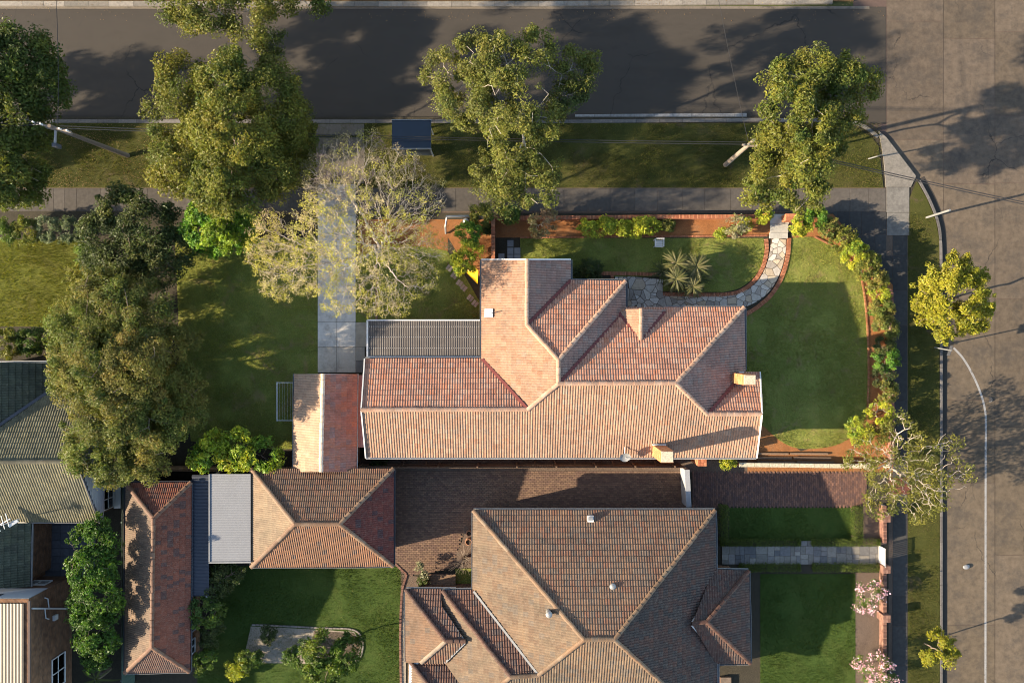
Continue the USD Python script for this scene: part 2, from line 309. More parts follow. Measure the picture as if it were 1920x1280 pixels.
M['glass'] = usdkit.material(stage, LK('glass'), {'f': ('fresnel', {'IOR': 1.5}), 't': ('transparent_bsdf', {'color': (0.82, 0.86, 0.88)}), 'g': ('glossy_bsdf', {'roughness': 0.02, 'color': (0.9, 0.9, 0.9)}), 'x': ('mix_closure', {})},
                             [('f.fac', 'x.fac'), ('t.BSDF', 'x.closure1'), ('g.BSDF', 'x.closure2')], surface='x.closure')
M['room'] = m_plain('room', (0.03, 0.03, 0.035), 0.9)
M['leaf'] = m_leaf('leaf')
M['petal'] = m_leaf('petal', 0.2)
M['blade'] = m_leaf('blade', 0.45, 0.6, 0.1)
M['bark'] = m_plain('bark', (0.17, 0.125, 0.09), 0.95, var=0.35, scale=9, bump=0.6)
M['bark_pale'] = m_plain('bark_pale', (0.34, 0.285, 0.225), 0.9, var=0.25, scale=8, bump=0.4)
M['clay_pot'] = m_plain('clay_pot', (0.3, 0.15, 0.08), 0.8, var=0.15)
# ------------------------------------------------------------------ ground, roads, paths (the road is z = 0, footpaths and yards stand a kerb higher)
ZV, ZP, ZY = 0.12, 0.124, 0.15
rng = np.random.default_rng(7)
def quad(x0, y0, x1, y1): return poly2([(x0, y0), (x1, y0), (x1, y1), (x0, y1)])
FAR = 6000
struct('ground', sheet(quad(-9000, -9000, 11000, 10000), -0.03), M['far_ground'])
# the asphalt street along the top
struct('street_road', sheet(quad(-FAR, 13, 1661, 232), 0.0), M['asphalt'])
struct('street_gutter', sheet(quad(-FAR, 12, 1630, 17), 0.004), M['old_concrete'])
struct('far_verge', prism(quad(-FAR, -700, 1600, 3), -0.02, ZV), M['leaf_litter'])
# the concrete road on the right: poured slabs with open joints
cr = empty_struct('concrete_road', 'brown grey concrete road in big poured slabs with open joints')
cr.part('road_base', sheet(quad(1600, -FAR, 2600, FAR), -0.012), M['deck'])
xs = [1662, 1768.5, 1865.5, 1962, 2060, 2200]
land = unary_union([poly2([(-FAR, 220), (1585, 220), (1615, 232), (1650, 262), (1690, 300), (1722, 340), (1748, 385), (1762, 420), (1764, 470), (1764, FAR), (-FAR, FAR)])])
rows = {0: [-700, -420, -190, 40, 262, 480, 720, 950, 1180, 1420, 1700], 1: [-700, -420, -190, 73, 345, 590, 750, 905, 1172, 1420, 1700],
        2: [-700, -420, -190, 60, 217, 343, 560, 800, 1040, 1290, 1700], 3: [-700, -400, -150, 120, 400, 700, 1000, 1300, 1700], 4: [-700, -300, 200, 700, 1200, 1700]}
for c in range(5):
    for a, b in zip(rows[c], rows[c][1:]):
        g = quad(xs[c], a, xs[c + 1], b).buffer(-0.012, join_style='mitre').difference(land)
        t = np.array([0.096, 0.074, 0.052]) * rng.uniform(0.85, 1.12) * np.array([1, 1, rng.uniform(0.97, 1.06)])  # slab tone lowered to dim the road beside the lot
        for q in polys(g):
            if q.area > 0.3: cr.part('road_slab', (*sheet(q, 0.0), np.tile(t, (len(sheet(q, 0.0)[0]), 1))), M['road_slab'])
struct('street_line', (lambda v: v)(sheet(LineString([P(x, y)[:2] for x, y in arc_pts([(1788, 652), (1806, 672), (1824, 703), (1839, 738), (1847, 770), (1848.5, 800), (1848, 900), (1847.5, 1280), (1846, 1700)])]).buffer(0.065, cap_style='flat'), 0.005)), M['line_paint'], label='pale painted line curving along the concrete road')
# ground behind the kerbs
corner = [(1585, 232), (1612, 244), (1642, 268)]
struct('corner_ground', prism(land, -0.03, 0.09), M['dark_soil'])
struct('street_verge', sheet(poly2([(-FAR, 232), (1578, 232), (1606, 242), (1632, 258), (1646, 275), (1655, 353), (-FAR, 353)]), ZV), M['verge'])
struct('side_verge', sheet(poly2([(1717, 340), (1737, 375), (1753, 415), (1759, 450), (1760, 900), (1760, FAR), (1700, FAR), (1700, 380)]), ZV), M['verge'])
struct('street_footpath', sheet(unary_union([quad(-FAR, 353, 1660, 410), poly2([(1540, 395), (1660, 395), (1662, 440), (1700, 442), (1700, FAR), (1664, FAR), (1664, 560), (1548, 410)])]), ZV + 0.002), M['brown_bed'])
fp = empty_struct('footpath', 'grey brown concrete footpath in square slabs')
edge = [-420, -376, -332, -288, -244, -200, -156, -112, -68, -24, 20, 61, 103, 124, 146, 190, 234, 278, 323, 367, 411, 455, 500, 544, 588, 632, 676, 720, 764, 809, 855, 898, 941, 985, 1029, 1057, 1102, 1145, 1189, 1232, 1279, 1320, 1369, 1410, 1452, 1496, 1541, 1592, 1627, 1659]
def slab(node, g, mt, tone, name='slab', z0=0.06, z1=ZP + 0.01, spread=0.14, gap=0.010):
    g = g.buffer(-gap, join_style='mitre')
    t = np.array(tone) * rng.uniform(1 - spread, 1 + spread)
    for q in polys(g):
        geo = prism(q, z0, z1 + rng.uniform(-0.004, 0.004)); node.part(name, (*geo, np.tile(t, (len(geo[0]), 1))), mt)
for a, b in zip(edge, edge[1:]): slab(fp, quad(a, 354, b, 397), M['path_concrete'], (0.0704, 0.0616, 0.0528))
for a, b in zip([397, 440], [440, 480]):
    for c in range(5): slab(fp, quad(1545 + c * 23, a, 1568 + c * 23, b).intersection(poly2([(1540, 390), (1662, 390), (1662, 560), (1548, 402)])), M['path_concrete'], (0.0480, 0.0456, 0.0432))
ys = [442, 480, 545, 610, 680, 750, 820, 885, 925, 960, 1035, 1115, 1172, 1245, 1320, 1400, 1480]
for a, b in zip(ys, ys[1:]): slab(fp, quad(1672 if a < 1100 else 1671, a, 1699, b), M['path_concrete'], (0.0480, 0.0456, 0.0424))
for a, b in zip([1624, 1648], [1648, 1672]):
    slab(fp, quad(a, 480, b, 545).intersection(poly2([(1600, 470), (1680, 470), (1680, 560), (1660, 545)])), M['path_concrete'], (0.0464, 0.0440, 0.0408))
rp = empty_struct('kerb_ramp', 'pale concrete pedestrian ramp at the corner of the two roads')
slab(rp, poly2([(1646, 247), (1660, 258), (1716, 331), (1706, 352), (1659, 352), (1655, 300)]), M['path_concrete'], (0.15, 0.135, 0.115), z0=0.0, z1=ZP + 0.014, spread=0.02)
slab(rp, quad(1660, 352, 1703, 399), M['path_concrete'], (0.14, 0.13, 0.115), z1=ZP + 0.012, spread=0.03)
slab(rp, quad(1661, 399, 1703, 442), M['path_concrete'], (0.135, 0.125, 0.11), z1=ZP + 0.012, spread=0.03)
# kerbs, stone by stone
def kerb(name, line_px, w, label, lengths=(1.1, 1.6), tones=((0.15, 0.138, 0.122),), z1=0.135):
    k = empty_struct(name, label); ln = LineString([P(x, y)[:2] for x, y in line_px]); s = 0.0
    while s < ln.length - 0.2:
        e = min(s + rng.uniform(*lengths), ln.length); mid = shapely.ops.substring(ln, s + 0.008, e - 0.008)
        g = mid.buffer(w / 2, cap_style='flat'); t = np.array(tones[rng.integers(len(tones))]) * rng.uniform(0.8, 1.15)
        geo = prism(g, -0.02, z1 + rng.uniform(-0.006, 0.006))
        k.part('kerb_stone', (*geo, np.tile(t, (len(geo[0]), 1))), M['kerb']); s = e
kerb('street_kerb', [(-500, 228), (1070, 229), (1400, 226), (1585, 227)], 0.22, 'low concrete kerb along the near side of the asphalt street', tones=((0.15, 0.135, 0.12), (0.11, 0.1, 0.09)))
kerb('street_kerb_apron', [(1078, 219.5), (1400, 217)], 0.3, 'pale concrete gutter blocks below the street kerb', lengths=(1.0, 1.5), tones=((0.24, 0.228, 0.212), (0.2, 0.192, 0.18)), z1=0.03)
kerb('corner_kerb', arc_pts([(1590, 228), (1618, 238), (1645, 258)]), 0.22, 'curved kerb at the street corner', lengths=(0.5, 0.8))
kerb('side_kerb', list(map(tuple, arc_pts([(1722, 340), (1742, 378), (1757, 418), (1762, 460), (1763, 560)]))) + [(1763, 1560)], 0.16, 'concrete kerb along the concrete road', tones=((0.12, 0.11, 0.1), (0.1, 0.092, 0.085)))
struct('side_gutter', sheet(LineString([P(x, y)[:2] for x, y in list(map(tuple, arc_pts([(1728, 333), (1750, 374), (1765, 416), (1769.5, 460), (1770, 560)]))) + [(1770, 1560)]]).buffer(0.19, cap_style='flat'), 0.004), M['asphalt'])
kerb('far_kerb', [(-500, 8), (500, 9), (1000, 9), (1560, 4)], 0.3, 'worn kerb on the far side of the asphalt street', lengths=(1.2, 1.8), tones=((0.17, 0.15, 0.125), (0.14, 0.125, 0.105), (0.21, 0.185, 0.155)))

# ------------------------------------------------------------------ the yards
LOT = [(250, 402), (1562, 402), (1676, 536), (1676, 880), (250, 880)]
struct('yard_soil', sheet(poly2([(100, 400), (1560, 400), (1672, 535), (1672, 884), (100, 884)]), ZY - 0.012), M['dark_soil'])
LAWN_BACK = poly2([(330, 452), (597, 445), (597, 702), (553, 702), (553, 840), (520, 842), (360, 826), (340, 700), (335, 560)])
LAWN_MID = poly2([(668, 480), (780, 462), (838, 470), (862, 500), (905, 575), (905, 604), (668, 604)])
LAWN_FRONT = poly2([(975, 447)] + [(1430, 447)] + list(map(tuple, arc_pts([(1432, 470), (1425, 500), (1408, 524), (1384, 541), (1355, 548)], 5))) + [(1240, 546), (1236, 519), (1150, 519), (1150, 514), (1120, 512), (1120, 524), (1070, 524), (1070, 486), (975, 486)])
LAWN_SIDE = poly2(list(map(tuple, arc_pts([(1480, 447), (1530, 446), (1577, 470), (1606, 503), (1620, 550), (1626, 620), (1628, 700), (1625, 770), (1600, 812), (1560, 835), (1500, 840), (1462, 826), (1428, 796)], 5))) + [(1398, 770), (1398, 592)] + list(map(tuple, arc_pts([(1420, 580), (1446, 556), (1466, 522), (1478, 480)], 5))))
lawns = [('lawn', LAWN_BACK), ('lawn', LAWN_MID), ('lawn', LAWN_FRONT), ('lawn', LAWN_SIDE)]
for n, g in lawns: struct(n, sheet(g, ZY), M['lawn'])
struct('garden_bed', sheet(poly2([(925, 409), (1442, 409), (1442, 443), (975, 446), (930, 446)]), ZY - 0.004), M['mulch'])
struct('garden_bed', sheet(poly2([(1484, 402), (1560, 402), (1672, 535), (1672, 884), (1396, 884), (1396, 760), (1428, 790), (1500, 845), (1600, 815), (1622, 760), (1626, 620), (1612, 510), (1530, 450), (1484, 446)]), ZY - 0.008), M['mulch'])
struct('garden_bed', sheet(poly2([(836, 412), (925, 412), (925, 482), (902, 520), (880, 505), (855, 470), (840, 445)]), ZY - 0.004), M['mulch'])
struct('brick_yard', sheet(quad(672, 412, 840, 500), ZY - 0.003), M['mulch'])
struct('side_passage', sheet(quad(670, 858, 1400, 884), ZY - 0.006), M['brown_bed'])
# the neighbours
struct('neighbour_ground', sheet(quad(-700, 396, 232, 1500), ZY - 0.016), M['dark_soil'])
struct('neighbour_ground', sheet(quad(232, 884, 1664, 1500), ZY - 0.016), M['dark_soil'])
LAWN_WEST = quad(-400, 450, 172, 612)
LAWN_SOUTH = poly2([(395, 1060), (740, 1056), (761, 1078), (752, 1110), (749, 1160), (752, 1480), (372, 1480), (372, 1240), (392, 1190), (410, 1130)])
LAWN_SE = quad(1366, 950, 1600, 1012)
LAWN_SE2 = quad(1424, 1074, 1602, 1420)
struct('neighbour_lawn', sheet(LAWN_WEST, ZY), M['rough_lawn'])
for g in (LAWN_SOUTH, LAWN_SE, LAWN_SE2): struct('neighbour_lawn', sheet(g, ZY), M['lawn_dimmed'])
struct('gravel_bed', sheet(poly2([(472, 1172), (520, 1174), (600, 1178), (665, 1182), (679, 1205), (672, 1235), (655, 1244), (600, 1242), (485, 1240), (460, 1225)]), ZY + 0.006), M['gravel'])
struct('garden_bed', sheet(poly2([(590, 1180), (664, 1184), (677, 1205), (670, 1234), (620, 1240), (585, 1220)]), ZY + 0.01), M['brown_bed'])
struct('garden_bed', sheet(quad(1602, 1072, 1660, 1420), ZY - 0.002), M['brown_bed'])
struct('garden_bed', sheet(quad(1616, 948, 1660, 1020), ZY - 0.002), M['brown_bed'])
struct('garden_bed', sheet(poly2([(752, 1066), (768, 1076), (790, 1080), (790, 1110), (752, 1110)]), ZY + 0.004), M['brown_bed'])
struct('dirt_bed', sheet(poly2([(872, 985), (890, 985), (890, 1062), (856, 1062), (857, 1035), (868, 1010)]), ZY + 0.05), M['brown_bed'])
struct('neighbour_lawn', sheet(quad(854, 1064, 890, 1092), ZY + 0.006), M['lawn'])

# driveway and back step of the middle lot
dw = empty_struct('driveway', 'pale concrete driveway in two columns of slabs beside the back lawn')
for a, b in zip([346, 376, 405, 440, 492, 548, 604, 650], [376, 405, 440, 492, 548, 604, 650, 698]):
    for c, d in ((597, 632.5), (632.5, 668)):
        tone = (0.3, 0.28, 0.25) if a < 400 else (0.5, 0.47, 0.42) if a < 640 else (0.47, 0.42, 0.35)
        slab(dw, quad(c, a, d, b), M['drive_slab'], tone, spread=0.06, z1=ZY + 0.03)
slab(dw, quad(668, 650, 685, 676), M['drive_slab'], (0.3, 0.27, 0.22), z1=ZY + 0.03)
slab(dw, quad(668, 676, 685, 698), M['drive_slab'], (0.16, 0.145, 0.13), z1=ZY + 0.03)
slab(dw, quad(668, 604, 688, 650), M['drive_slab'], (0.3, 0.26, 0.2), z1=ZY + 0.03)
struct('timber_edging', prism(LineString([P(706, 496)[:2], P(707, 604)[:2]]).buffer(0.06, cap_style='flat'), 0.1, ZY + 0.07), M['timber'], kind='structure')
sp = empty_struct('stepping_stones', 'square stepping stones across the lawn behind the brick bed')
for x, y, a in ((843, 503, 38), (852, 517, 38), (862, 531, 35), (870, 540, 40), (882, 559, 38), (891, 569, 38)):
    ux = (math.cos(math.radians(-a)), math.sin(math.radians(-a)))
    for k in (-1, 1):
        geo = obox(P(x, y)[:2] + np.array([math.cos(math.radians(90 - a)), math.sin(math.radians(90 - a))]) * 0.0 + np.array(ux) * k * 0.1, ux, 0.185, 0.36, 0.1, ZY + 0.035, 0.01)
        sp.part('paver', (*geo, np.tile(np.array([0.36, 0.28, 0.23]) * rng.uniform(0.8, 1.1), (8, 1))), M['paver'])
ps = empty_struct('paver_patch', 'grey square pavers in the shaded strip behind the brick wall')
for x, y in ((957, 457), (957, 471), (970, 471), (957, 484), (970, 484), (940, 482)):
    geo = obox(P(x, y), (1, 0), 0.4, 0.42, 0.1, ZY + 0.03, 0.01); ps.part('paver', (*geo, np.tile(np.array([0.2, 0.2, 0.2]) * rng.uniform(0.8, 1.2), (8, 1))), M['paver'])

# crazy paving: every stone a piece
def voronoi_cells(g, spacing, rg, relax=1):
    x0, y0, x1, y1 = g.bounds; n = int((x1 - x0) * (y1 - y0) / spacing ** 2) + 4
    pts = np.column_stack([rg.uniform(x0 - spacing, x1 + spacing, n), rg.uniform(y0 - spacing, y1 + spacing, n)])
    for it in range(relax + 1):
        far = 50; vor = Voronoi(np.vstack([pts, [[x0 - far, y0 - far], [x1 + far, y0 - far], [x0 - far, y1 + far], [x1 + far, y1 + far]]])); cells, cen = [], []
        for i in range(len(pts)):
            reg = vor.regions[vor.point_region[i]]
            c = Polygon(vor.vertices[reg]) if reg and -1 not in reg else None
            cells.append(c); cen.append(np.array(c.centroid.coords[0]) if c is not None and c.area < 9 else pts[i])
        pts = pts * 0.5 + np.array(cen) * 0.5
    return [c.intersection(g) for c in cells if c is not None]
PATH = unary_union([LineString([P(x, y)[:2] for x, y in arc_pts([(1459, 448), (1455, 480), (1445, 512), (1427, 540), (1400, 558), (1370, 566), (1330, 568), (1240, 565)])]).buffer(0.5, cap_style='flat'),
                    poly2([(1176, 518), (1242, 524), (1242, 585), (1176, 585)]), poly2([(1152, 519), (1180, 519), (1180, 527), (1152, 527)])])
struct('path_mortar', sheet(PATH, ZY + 0.014), M['brown_bed'])
cp = empty_struct('stone_path', 'crazy paving path of pale irregular stones from the gate to the house')
r2 = np.random.default_rng(11)
for c in voronoi_cells(PATH, 0.36, r2, 0):
    c = c.buffer(-0.034, join_style='mitre').buffer(0.02)
    for q in polys(c):
        if q.area < 0.01: continue
        q = q.simplify(0.012); t = np.array([[0.42, 0.375, 0.31], [0.36, 0.32, 0.27], [0.38, 0.305, 0.215], [0.27, 0.235, 0.195], [0.46, 0.42, 0.36]][r2.integers(5)]) * r2.uniform(0.85, 1.12)
        geo = prism(q, 0.08, ZY + 0.03 + r2.uniform(0, 0.018)); cp.part('stone', (*geo, np.tile(t, (len(geo[0]), 1))), M['stone'])
gs = empty_struct('gate_steps', 'two pale concrete steps between the brick gate piers')
for x0, y0, x1, y1, z in ((1442, 402, 1478, 421, 0.15), (1442, 421, 1476, 437, 0.19), (1441, 437, 1475, 448, 0.23)):
    geo = prism(quad(x0, y0, x1, y1).buffer(-0.006), 0.05, z); gs.part('step', (*geo, np.tile(np.array([0.36, 0.34, 0.3]) * r2.uniform(0.92, 1.08), (len(geo[0]), 1))), M['drive_slab'])

# brick edging, brick paving, low brick walls
def bricks_along(line_px, across, along=0.086, z0=0.05, z1=ZY + 0.06, gap=0.012, tones=((0.29, 0.115, 0.058), (0.25, 0.095, 0.048), (0.32, 0.14, 0.075)), rg=r2, jig=0.006):
    ln = LineString([P(x, y, z1)[:2] for x, y in line_px]); out, s = [], 0.0
    while s + along <= ln.length:
        a, b = np.array(ln.interpolate(s).coords[0]), np.array(ln.interpolate(s + along).coords[0]); d = b - a
        v, f = obox((a + b) / 2 + rg.normal(0, jig / 2, 2), d, along - gap, across, z0, z1 + rg.uniform(-jig, jig), 0.006)
        out.append((v, f, np.tile(np.array(tones[rg.integers(len(tones))]) * rg.uniform(0.85, 1.15), (8, 1)))); s += along
    return cat(out)
EDGE_IN = list(map(tuple, arc_pts([(1437, 448), (1438, 470), (1430, 502), (1412, 529), (1386, 547), (1355, 552.5)]))) + [(1310, 553), (1243, 551)]
EDGE_OUT = list(map(tuple, arc_pts([(1480, 446), (1477, 482), (1465, 522), (1446, 553), (1420, 576), (1397, 590)])))
EDGE_BED = list(map(tuple, arc_pts([(1528, 444), (1550, 455), (1580, 474), (1607, 503), (1620, 545), (1627, 620), (1629, 700), (1627, 768)])))
for nm, e, w, lb in (('brick_edging', EDGE_IN, 0.24, 'orange brick edging on the inner curve of the stone path'), ('brick_edging', EDGE_OUT, 0.26, 'orange brick edging on the outer curve of the stone path'),
                     ('brick_edging', EDGE_BED, 0.11, 'thin curved brick edging between the side lawn and the shrub bed'), ('brick_edging', [(975, 445.5), (1440, 441.5)], 0.11, 'straight brick edging between the front lawn and the mulch bed'),
                     ('brick_edging', [(1120, 512), (1236, 514)], 0.24, 'short brick edging behind the stone landing'), ('brick_edging', [(1148, 513), (1148, 526)], 0.2, 'stub of brick edging by the house wall')):
    struct(nm, bricks_along(e, w), M['brick'], kind='structure', label=lb)
def brick_field(g, z, bl=0.23, bw=0.115, tones=((0.1, 0.055, 0.042), (0.13, 0.07, 0.05), (0.085, 0.05, 0.042)), rg=r2, vertical=False):
    x0, y0, x1, y1 = g.bounds; out = []; prep = shapely.prepared.prep(g)
    if vertical: x0, y0, x1, y1 = y0, x0, y1, x1
    j, y = 0, y0
    while y < y1:
        x = x0 - (bl / 2 if j % 2 else 0)
        while x < x1:
            cx, cy = (x + bl / 2, y + bw / 2) if not vertical else (y + bw / 2, x + bl / 2)
            if prep.contains(Point(cx, cy)):
                v, f = obox((cx, cy), (0, 1) if vertical else (1, 0), bl - 0.009, bw - 0.009, z - 0.04, z + rg.uniform(-0.003, 0.004), 0.004)
                out.append((v, f[[2, 3, 4, 5, 6, 7, 8, 9, 10, 11]], np.tile(np.array(tones[rg.integers(len(tones))]) * rg.uniform(0.9, 1.1), (8, 1))))
            x += bl
        y += bw; j += 1
    return cat(out)
PAVE1 = poly2([(741, 884), (1287, 884), (1287, 954), (889, 954), (889, 984), (868, 1000), (857, 1035), (855, 1062), (800, 1072), (768, 1078), (741, 1060)])
PAVE2 = poly2([(1297, 884), (1622, 884), (1622, 948), (1362, 948), (1342, 951), (1297, 951)])
PAVE3 = poly2([(1664, 895), (1705, 895), (1705, 925), (1664, 925)])
struct('driveway_bed', sheet(unary_union([PAVE1, PAVE2]), ZY - 0.006), M['brown_bed'])
struct('brick_paving', brick_field(PAVE1, ZY + 0.02, tones=((0.125, 0.08, 0.055), (0.15, 0.095, 0.063), (0.11, 0.068, 0.05))), M['paver'], kind='stuff', label='brown brick paved driveway behind the big tiled house', cat='paving')
struct('brick_paving', brick_field(PAVE2, ZY + 0.02, vertical=True), M['paver'], kind='stuff', label='dark purple brown brick paving right of the low white wall', cat='paving')
struct('brick_patch', brick_field(PAVE3, ZY + 0.01, tones=((0.12, 0.045, 0.03), (0.1, 0.04, 0.03))), M['paver'], kind='stuff', label='small red brown paver patch on the side verge', cat='paving')

# flagged path and paved court of the neighbours
fl = empty_struct('flagstone_path', 'grey flagstone path between low box hedges to the white gate')
def flags(g, node, rg, tones, lo=0.35, hi=0.75, z=ZY + 0.03):
    def split(x0, y0, x1, y1, d=0):
        w, h = x1 - x0, y1 - y0
        if max(w, h) > hi or (max(w, h) > lo * 1.6 and rg.random() < 0.6):
            t = rg.uniform(0.38, 0.62)
            if w > h: split(x0, y0, x0 + w * t, y1); split(x0 + w * t, y0, x1, y1)
            else: split(x0, y0, x1, y0 + h * t); split(x0, y0 + h * t, x1, y1)
        else:
            geo = prism(sbox(x0, y0, x1, y1).buffer(-0.03).buffer(0.02, quad_segs=2), 0.08, z + rg.uniform(0, 0.012))
            node.part('flagstone', (*geo, np.tile(np.array(tones[rg.integers(len(tones))]) * rg.uniform(0.75, 1.2), (len(geo[0]), 1))), M['stone'])
    x0, y0, x1, y1 = g.bounds; n = max(1, round((x1 - x0) / 1.5))
    for i in range(n): split(x0 + (x1 - x0) * i / n, y0, x0 + (x1 - x0) * (i + 1) / n, y1)
r3 = np.random.default_rng(5)
struct('path_mortar', sheet(quad(1352, 1022, 1652, 1056), ZY + 0.01), M['brown_bed'])
flags(quad(1352, 1022, 1652, 1056), fl, r3, ((0.17, 0.155, 0.14), (0.2, 0.18, 0.15), (0.13, 0.125, 0.12)))
flags(quad(1500, 1012, 1526, 1022), fl, r3, ((0.17, 0.155, 0.14),))
ct = empty_struct('paved_court', 'dark grey square tiled court beside the green roofed house')
for i in range(8):
    for j in range(8):
        geo = obox(P(60 + 16.3 * i, 975 + 14.5 * j), (1, 0), 0.535, 0.475, 0.1, ZY + 0.03, 0.006)
        ct.part('court_tile', (*geo, np.tile(np.array([0.085, 0.085, 0.095]) * r3.uniform(0.8, 1.2), (8, 1))), M['court'])
# ------------------------------------------------------------------ buildings
def tint_of(pal, rg, n):
    pal = np.asarray(pal, float); w = pal[:, 3] / pal[:, 3].sum()
    mean = (pal[:, :3] * w[:, None]).sum(0); c = pal[rg.choice(len(pal), n, p=w), :3]; c = np.where((np.abs(c - mean).sum(1) < 0.16)[:, None], c * 0.6 + mean * 0.4, c); return c * rg.uniform(0.9, 1.1, (n, 1))

UPROF = np.linspace(0, 1, 9)
def rib_profile(u, amp): return amp * (0.5 - 0.5 * np.cos(4 * np.pi * u)) ** 0.9

class Roof:
    """Faces laid with tiles; every tile is built, the 300 that show largest stand as parts, the rest together."""
    def __init__(self, node, palette, mat_tile, mat_deck, seed, tile_w=0.3, gauge=0.335, amp=0.032, base='roof'):
        self.node, self.pal, self.mt, self.md = node, palette, mat_tile, mat_deck
        self.rg = np.random.default_rng(seed); self.w, self.g, self.amp = tile_w, gauge, amp
        self.faces, self.tiles, self.outline = [], [], []
    def face(self, pts, palette=None):
        """pts: (px, py, z) corners of one slope."""
        V = np.array([P(*p) for p in pts]); A = np.column_stack([V[:, :2], np.ones(len(V))])
        a, b, c = np.linalg.lstsq(A, V[:, 2], rcond=None)[0]; pl = Polygon(V[:, :2]).buffer(0)
        self.faces.append((pl, a, b, c)); self.outline.append(pl)
        grad = math.hypot(a, b); up = np.array([a, b]) / grad; ux = np.array([up[1], -up[0]]); gp = self.g / math.hypot(1, grad)
        q = V[:, :2]; su, sv = q @ ux, q @ up; v0, v1, u0, u1 = sv.min() - 0.03, sv.max(), su.min() - self.w, su.max() + self.w
        clip = unary_union([pl, shapely.affinity.translate(pl, *(-up * 0.05))]).buffer(0); inner = clip.buffer(-0.01)
        rows = int((v1 - v0) / gp) + 1; cols = int((u1 - u0) / self.w) + 1
        pal = self.pal if palette is None else palette
        for r in range(rows):
            for k in range(cols):
                uu = u0 + k * self.w + (self.w / 2 if r % 2 else 0); vv = v0 + r * gp
                x = np.array([uu, uu + self.w, uu + self.w, uu]); y = np.array([vv, vv, vv + gp, vv + gp])
                cor = x[:, None] * ux + y[:, None] * up; inside = shapely.contains_xy(inner, cor[:, 0], cor[:, 1])
                if inside.all(): full = True
                elif inside.any() or clip.intersects(Polygon(cor)): full = False
                else: continue
                us = uu + UPROF * self.w; h = rib_profile(UPROF, self.amp); lift = self.rg.uniform(-0.004, 0.006); skew = self.rg.normal(0, 0.004)
                lo, hi = vv - 0.012 + skew, vv + gp + 0.02
                pu = np.concatenate([us, us, us]); pv = np.concatenate([np.full(9, lo), np.full(9, lo), np.full(9, hi)])
                dz = np.concatenate([np.full(9, -0.004), 0.036 + h + lift, 0.004 + h * 0.9])
                xy = pu[:, None] * ux + pv[:, None] * up; z = a * xy[:, 0] + b * xy[:, 1] + c + dz
                v = np.column_stack([xy, z]); f = TILEF
                if not full:
                    v, f = clip_tris(v, f, clip)
                    if len(f) == 0: continue
                self.tiles.append((v, f, tint_of(pal, self.rg, 1)[0], full, np.abs(cor.mean(0)).sum()))
    def finish(self, eave_z, wall_mat, wall_base=0.1, inset=0.45, deck_name='roof', soffit=True, walls=True):
        decks = []
        for pl, a, b, c in self.faces:
            v, f = sheet(pl, 0); v[:, 2] = a * v[:, 0] + b * v[:, 1] + c - 0.012; decks.append((v, f))
        roof = self.node.part(deck_name, cat(decks), self.md)
        full = [t for t in self.tiles if t[3]]; full.sort(key=lambda t: -t[0][:, 2].max())
        singles = {id(t) for t in full[:300]}
        for t in self.tiles:
            if id(t) in singles: roof.part('roof_tile', (t[0], t[1], np.tile(t[2], (len(t[0]), 1))), self.mt)
        rest = [(t[0], t[1], np.tile(t[2], (len(t[0]), 1))) for t in self.tiles if id(t) not in singles]
        if rest: roof.part('roof_tiles', cat(rest), self.mt, kind='stuff', label='the other tiles of the roof')
        self.roof = roof; out = unary_union([o.buffer(0.04, join_style='mitre') for o in self.outline]).buffer(-0.04, join_style='mitre')
        out = unary_union([Polygon(p.exterior) for p in polys(out)]); self.out = out
        if soffit:
            ring = out.difference(out.buffer(-inset - 0.15, join_style='mitre')); self.node.part('eaves', prism(ring.buffer(-0.02), eave_z - 0.2, eave_z - 0.03), M['white_metal'] if soffit is True else soffit)
        if walls: self.node.part('wall', prism(out.buffer(-inset, join_style='mitre'), wall_base, eave_z - 0.06), wall_mat)
        return roof
    def caps(self, A, B, palette=None, r=0.125, L=0.4, name='ridge_cap', lift=0.02, mat=None):
        A, B = P(*A), P(*B); n = max(1, round(np.linalg.norm(B - A) / L)); pal = self.pal if palette is None else palette
        d = (B - A) / np.linalg.norm(B - A); s = np.cross(d, [0, 0, 1.0]); s /= np.linalg.norm(s); u = np.cross(s, d)
        if B[2] < A[2]: A, B, d = B, A, -d
        ang = np.linspace(-0.12 * np.pi, 1.12 * np.pi, 8)
        for i in range(n):
            p0, p1 = A + (B - A) * (i / n) - d * 0.025, A + (B - A) * ((i + 1) / n) + d * 0.01; jit = self.rg.normal(0, 0.006, 3); v = []
            for p, rr, up in ((p0, r * 1.04, 0.028), (p1, r * 0.94, 0.0)):
                for t in ang: v.append(p + jit + s * rr * math.cos(t) + u * (rr * 0.62 * math.sin(t) + up + lift))
            v = np.array(v); f = []
            for k in range(7): f += [[k, k + 8, k + 1], [k + 1, k + 8, k + 9]]
            for k in range(1, 7): f.append([0, k, k + 1]); f.append([8, 8 + k + 1, 8 + k])
            self.roof.part(name, (v, np.array(f), np.tile(tint_of(pal, self.rg, 1)[0], (16, 1))), mat or self.mt)
    def gutter(self, A, B, mat, w=0.12, drop=0.03):
        A, B = P(*A), P(*B); A[2] -= drop; B[2] -= drop
        d = (B - A) / np.linalg.norm(B - A); s = np.cross(d, [0, 0, 1.0]); g = []
        for off, zz, ww, hh in ((0, -0.09, w, 0.012), (-w / 2, -0.03, 0.014, 0.13), (w / 2, -0.03, 0.014, 0.13)):
            g.append(beam(A + s * off + [0, 0, zz], B + s * off + [0, 0, zz], ww, hh))
        self.roof.part('gutter', cat(g), mat)
    def valley(self, A, B, mat, w=0.17, lift=0.1):
        A, B = P(*A), P(*B); up = np.array([0, 0, lift]); self.roof.part('valley_flashing', beam(A + up, B + up, w, 0.012), mat)

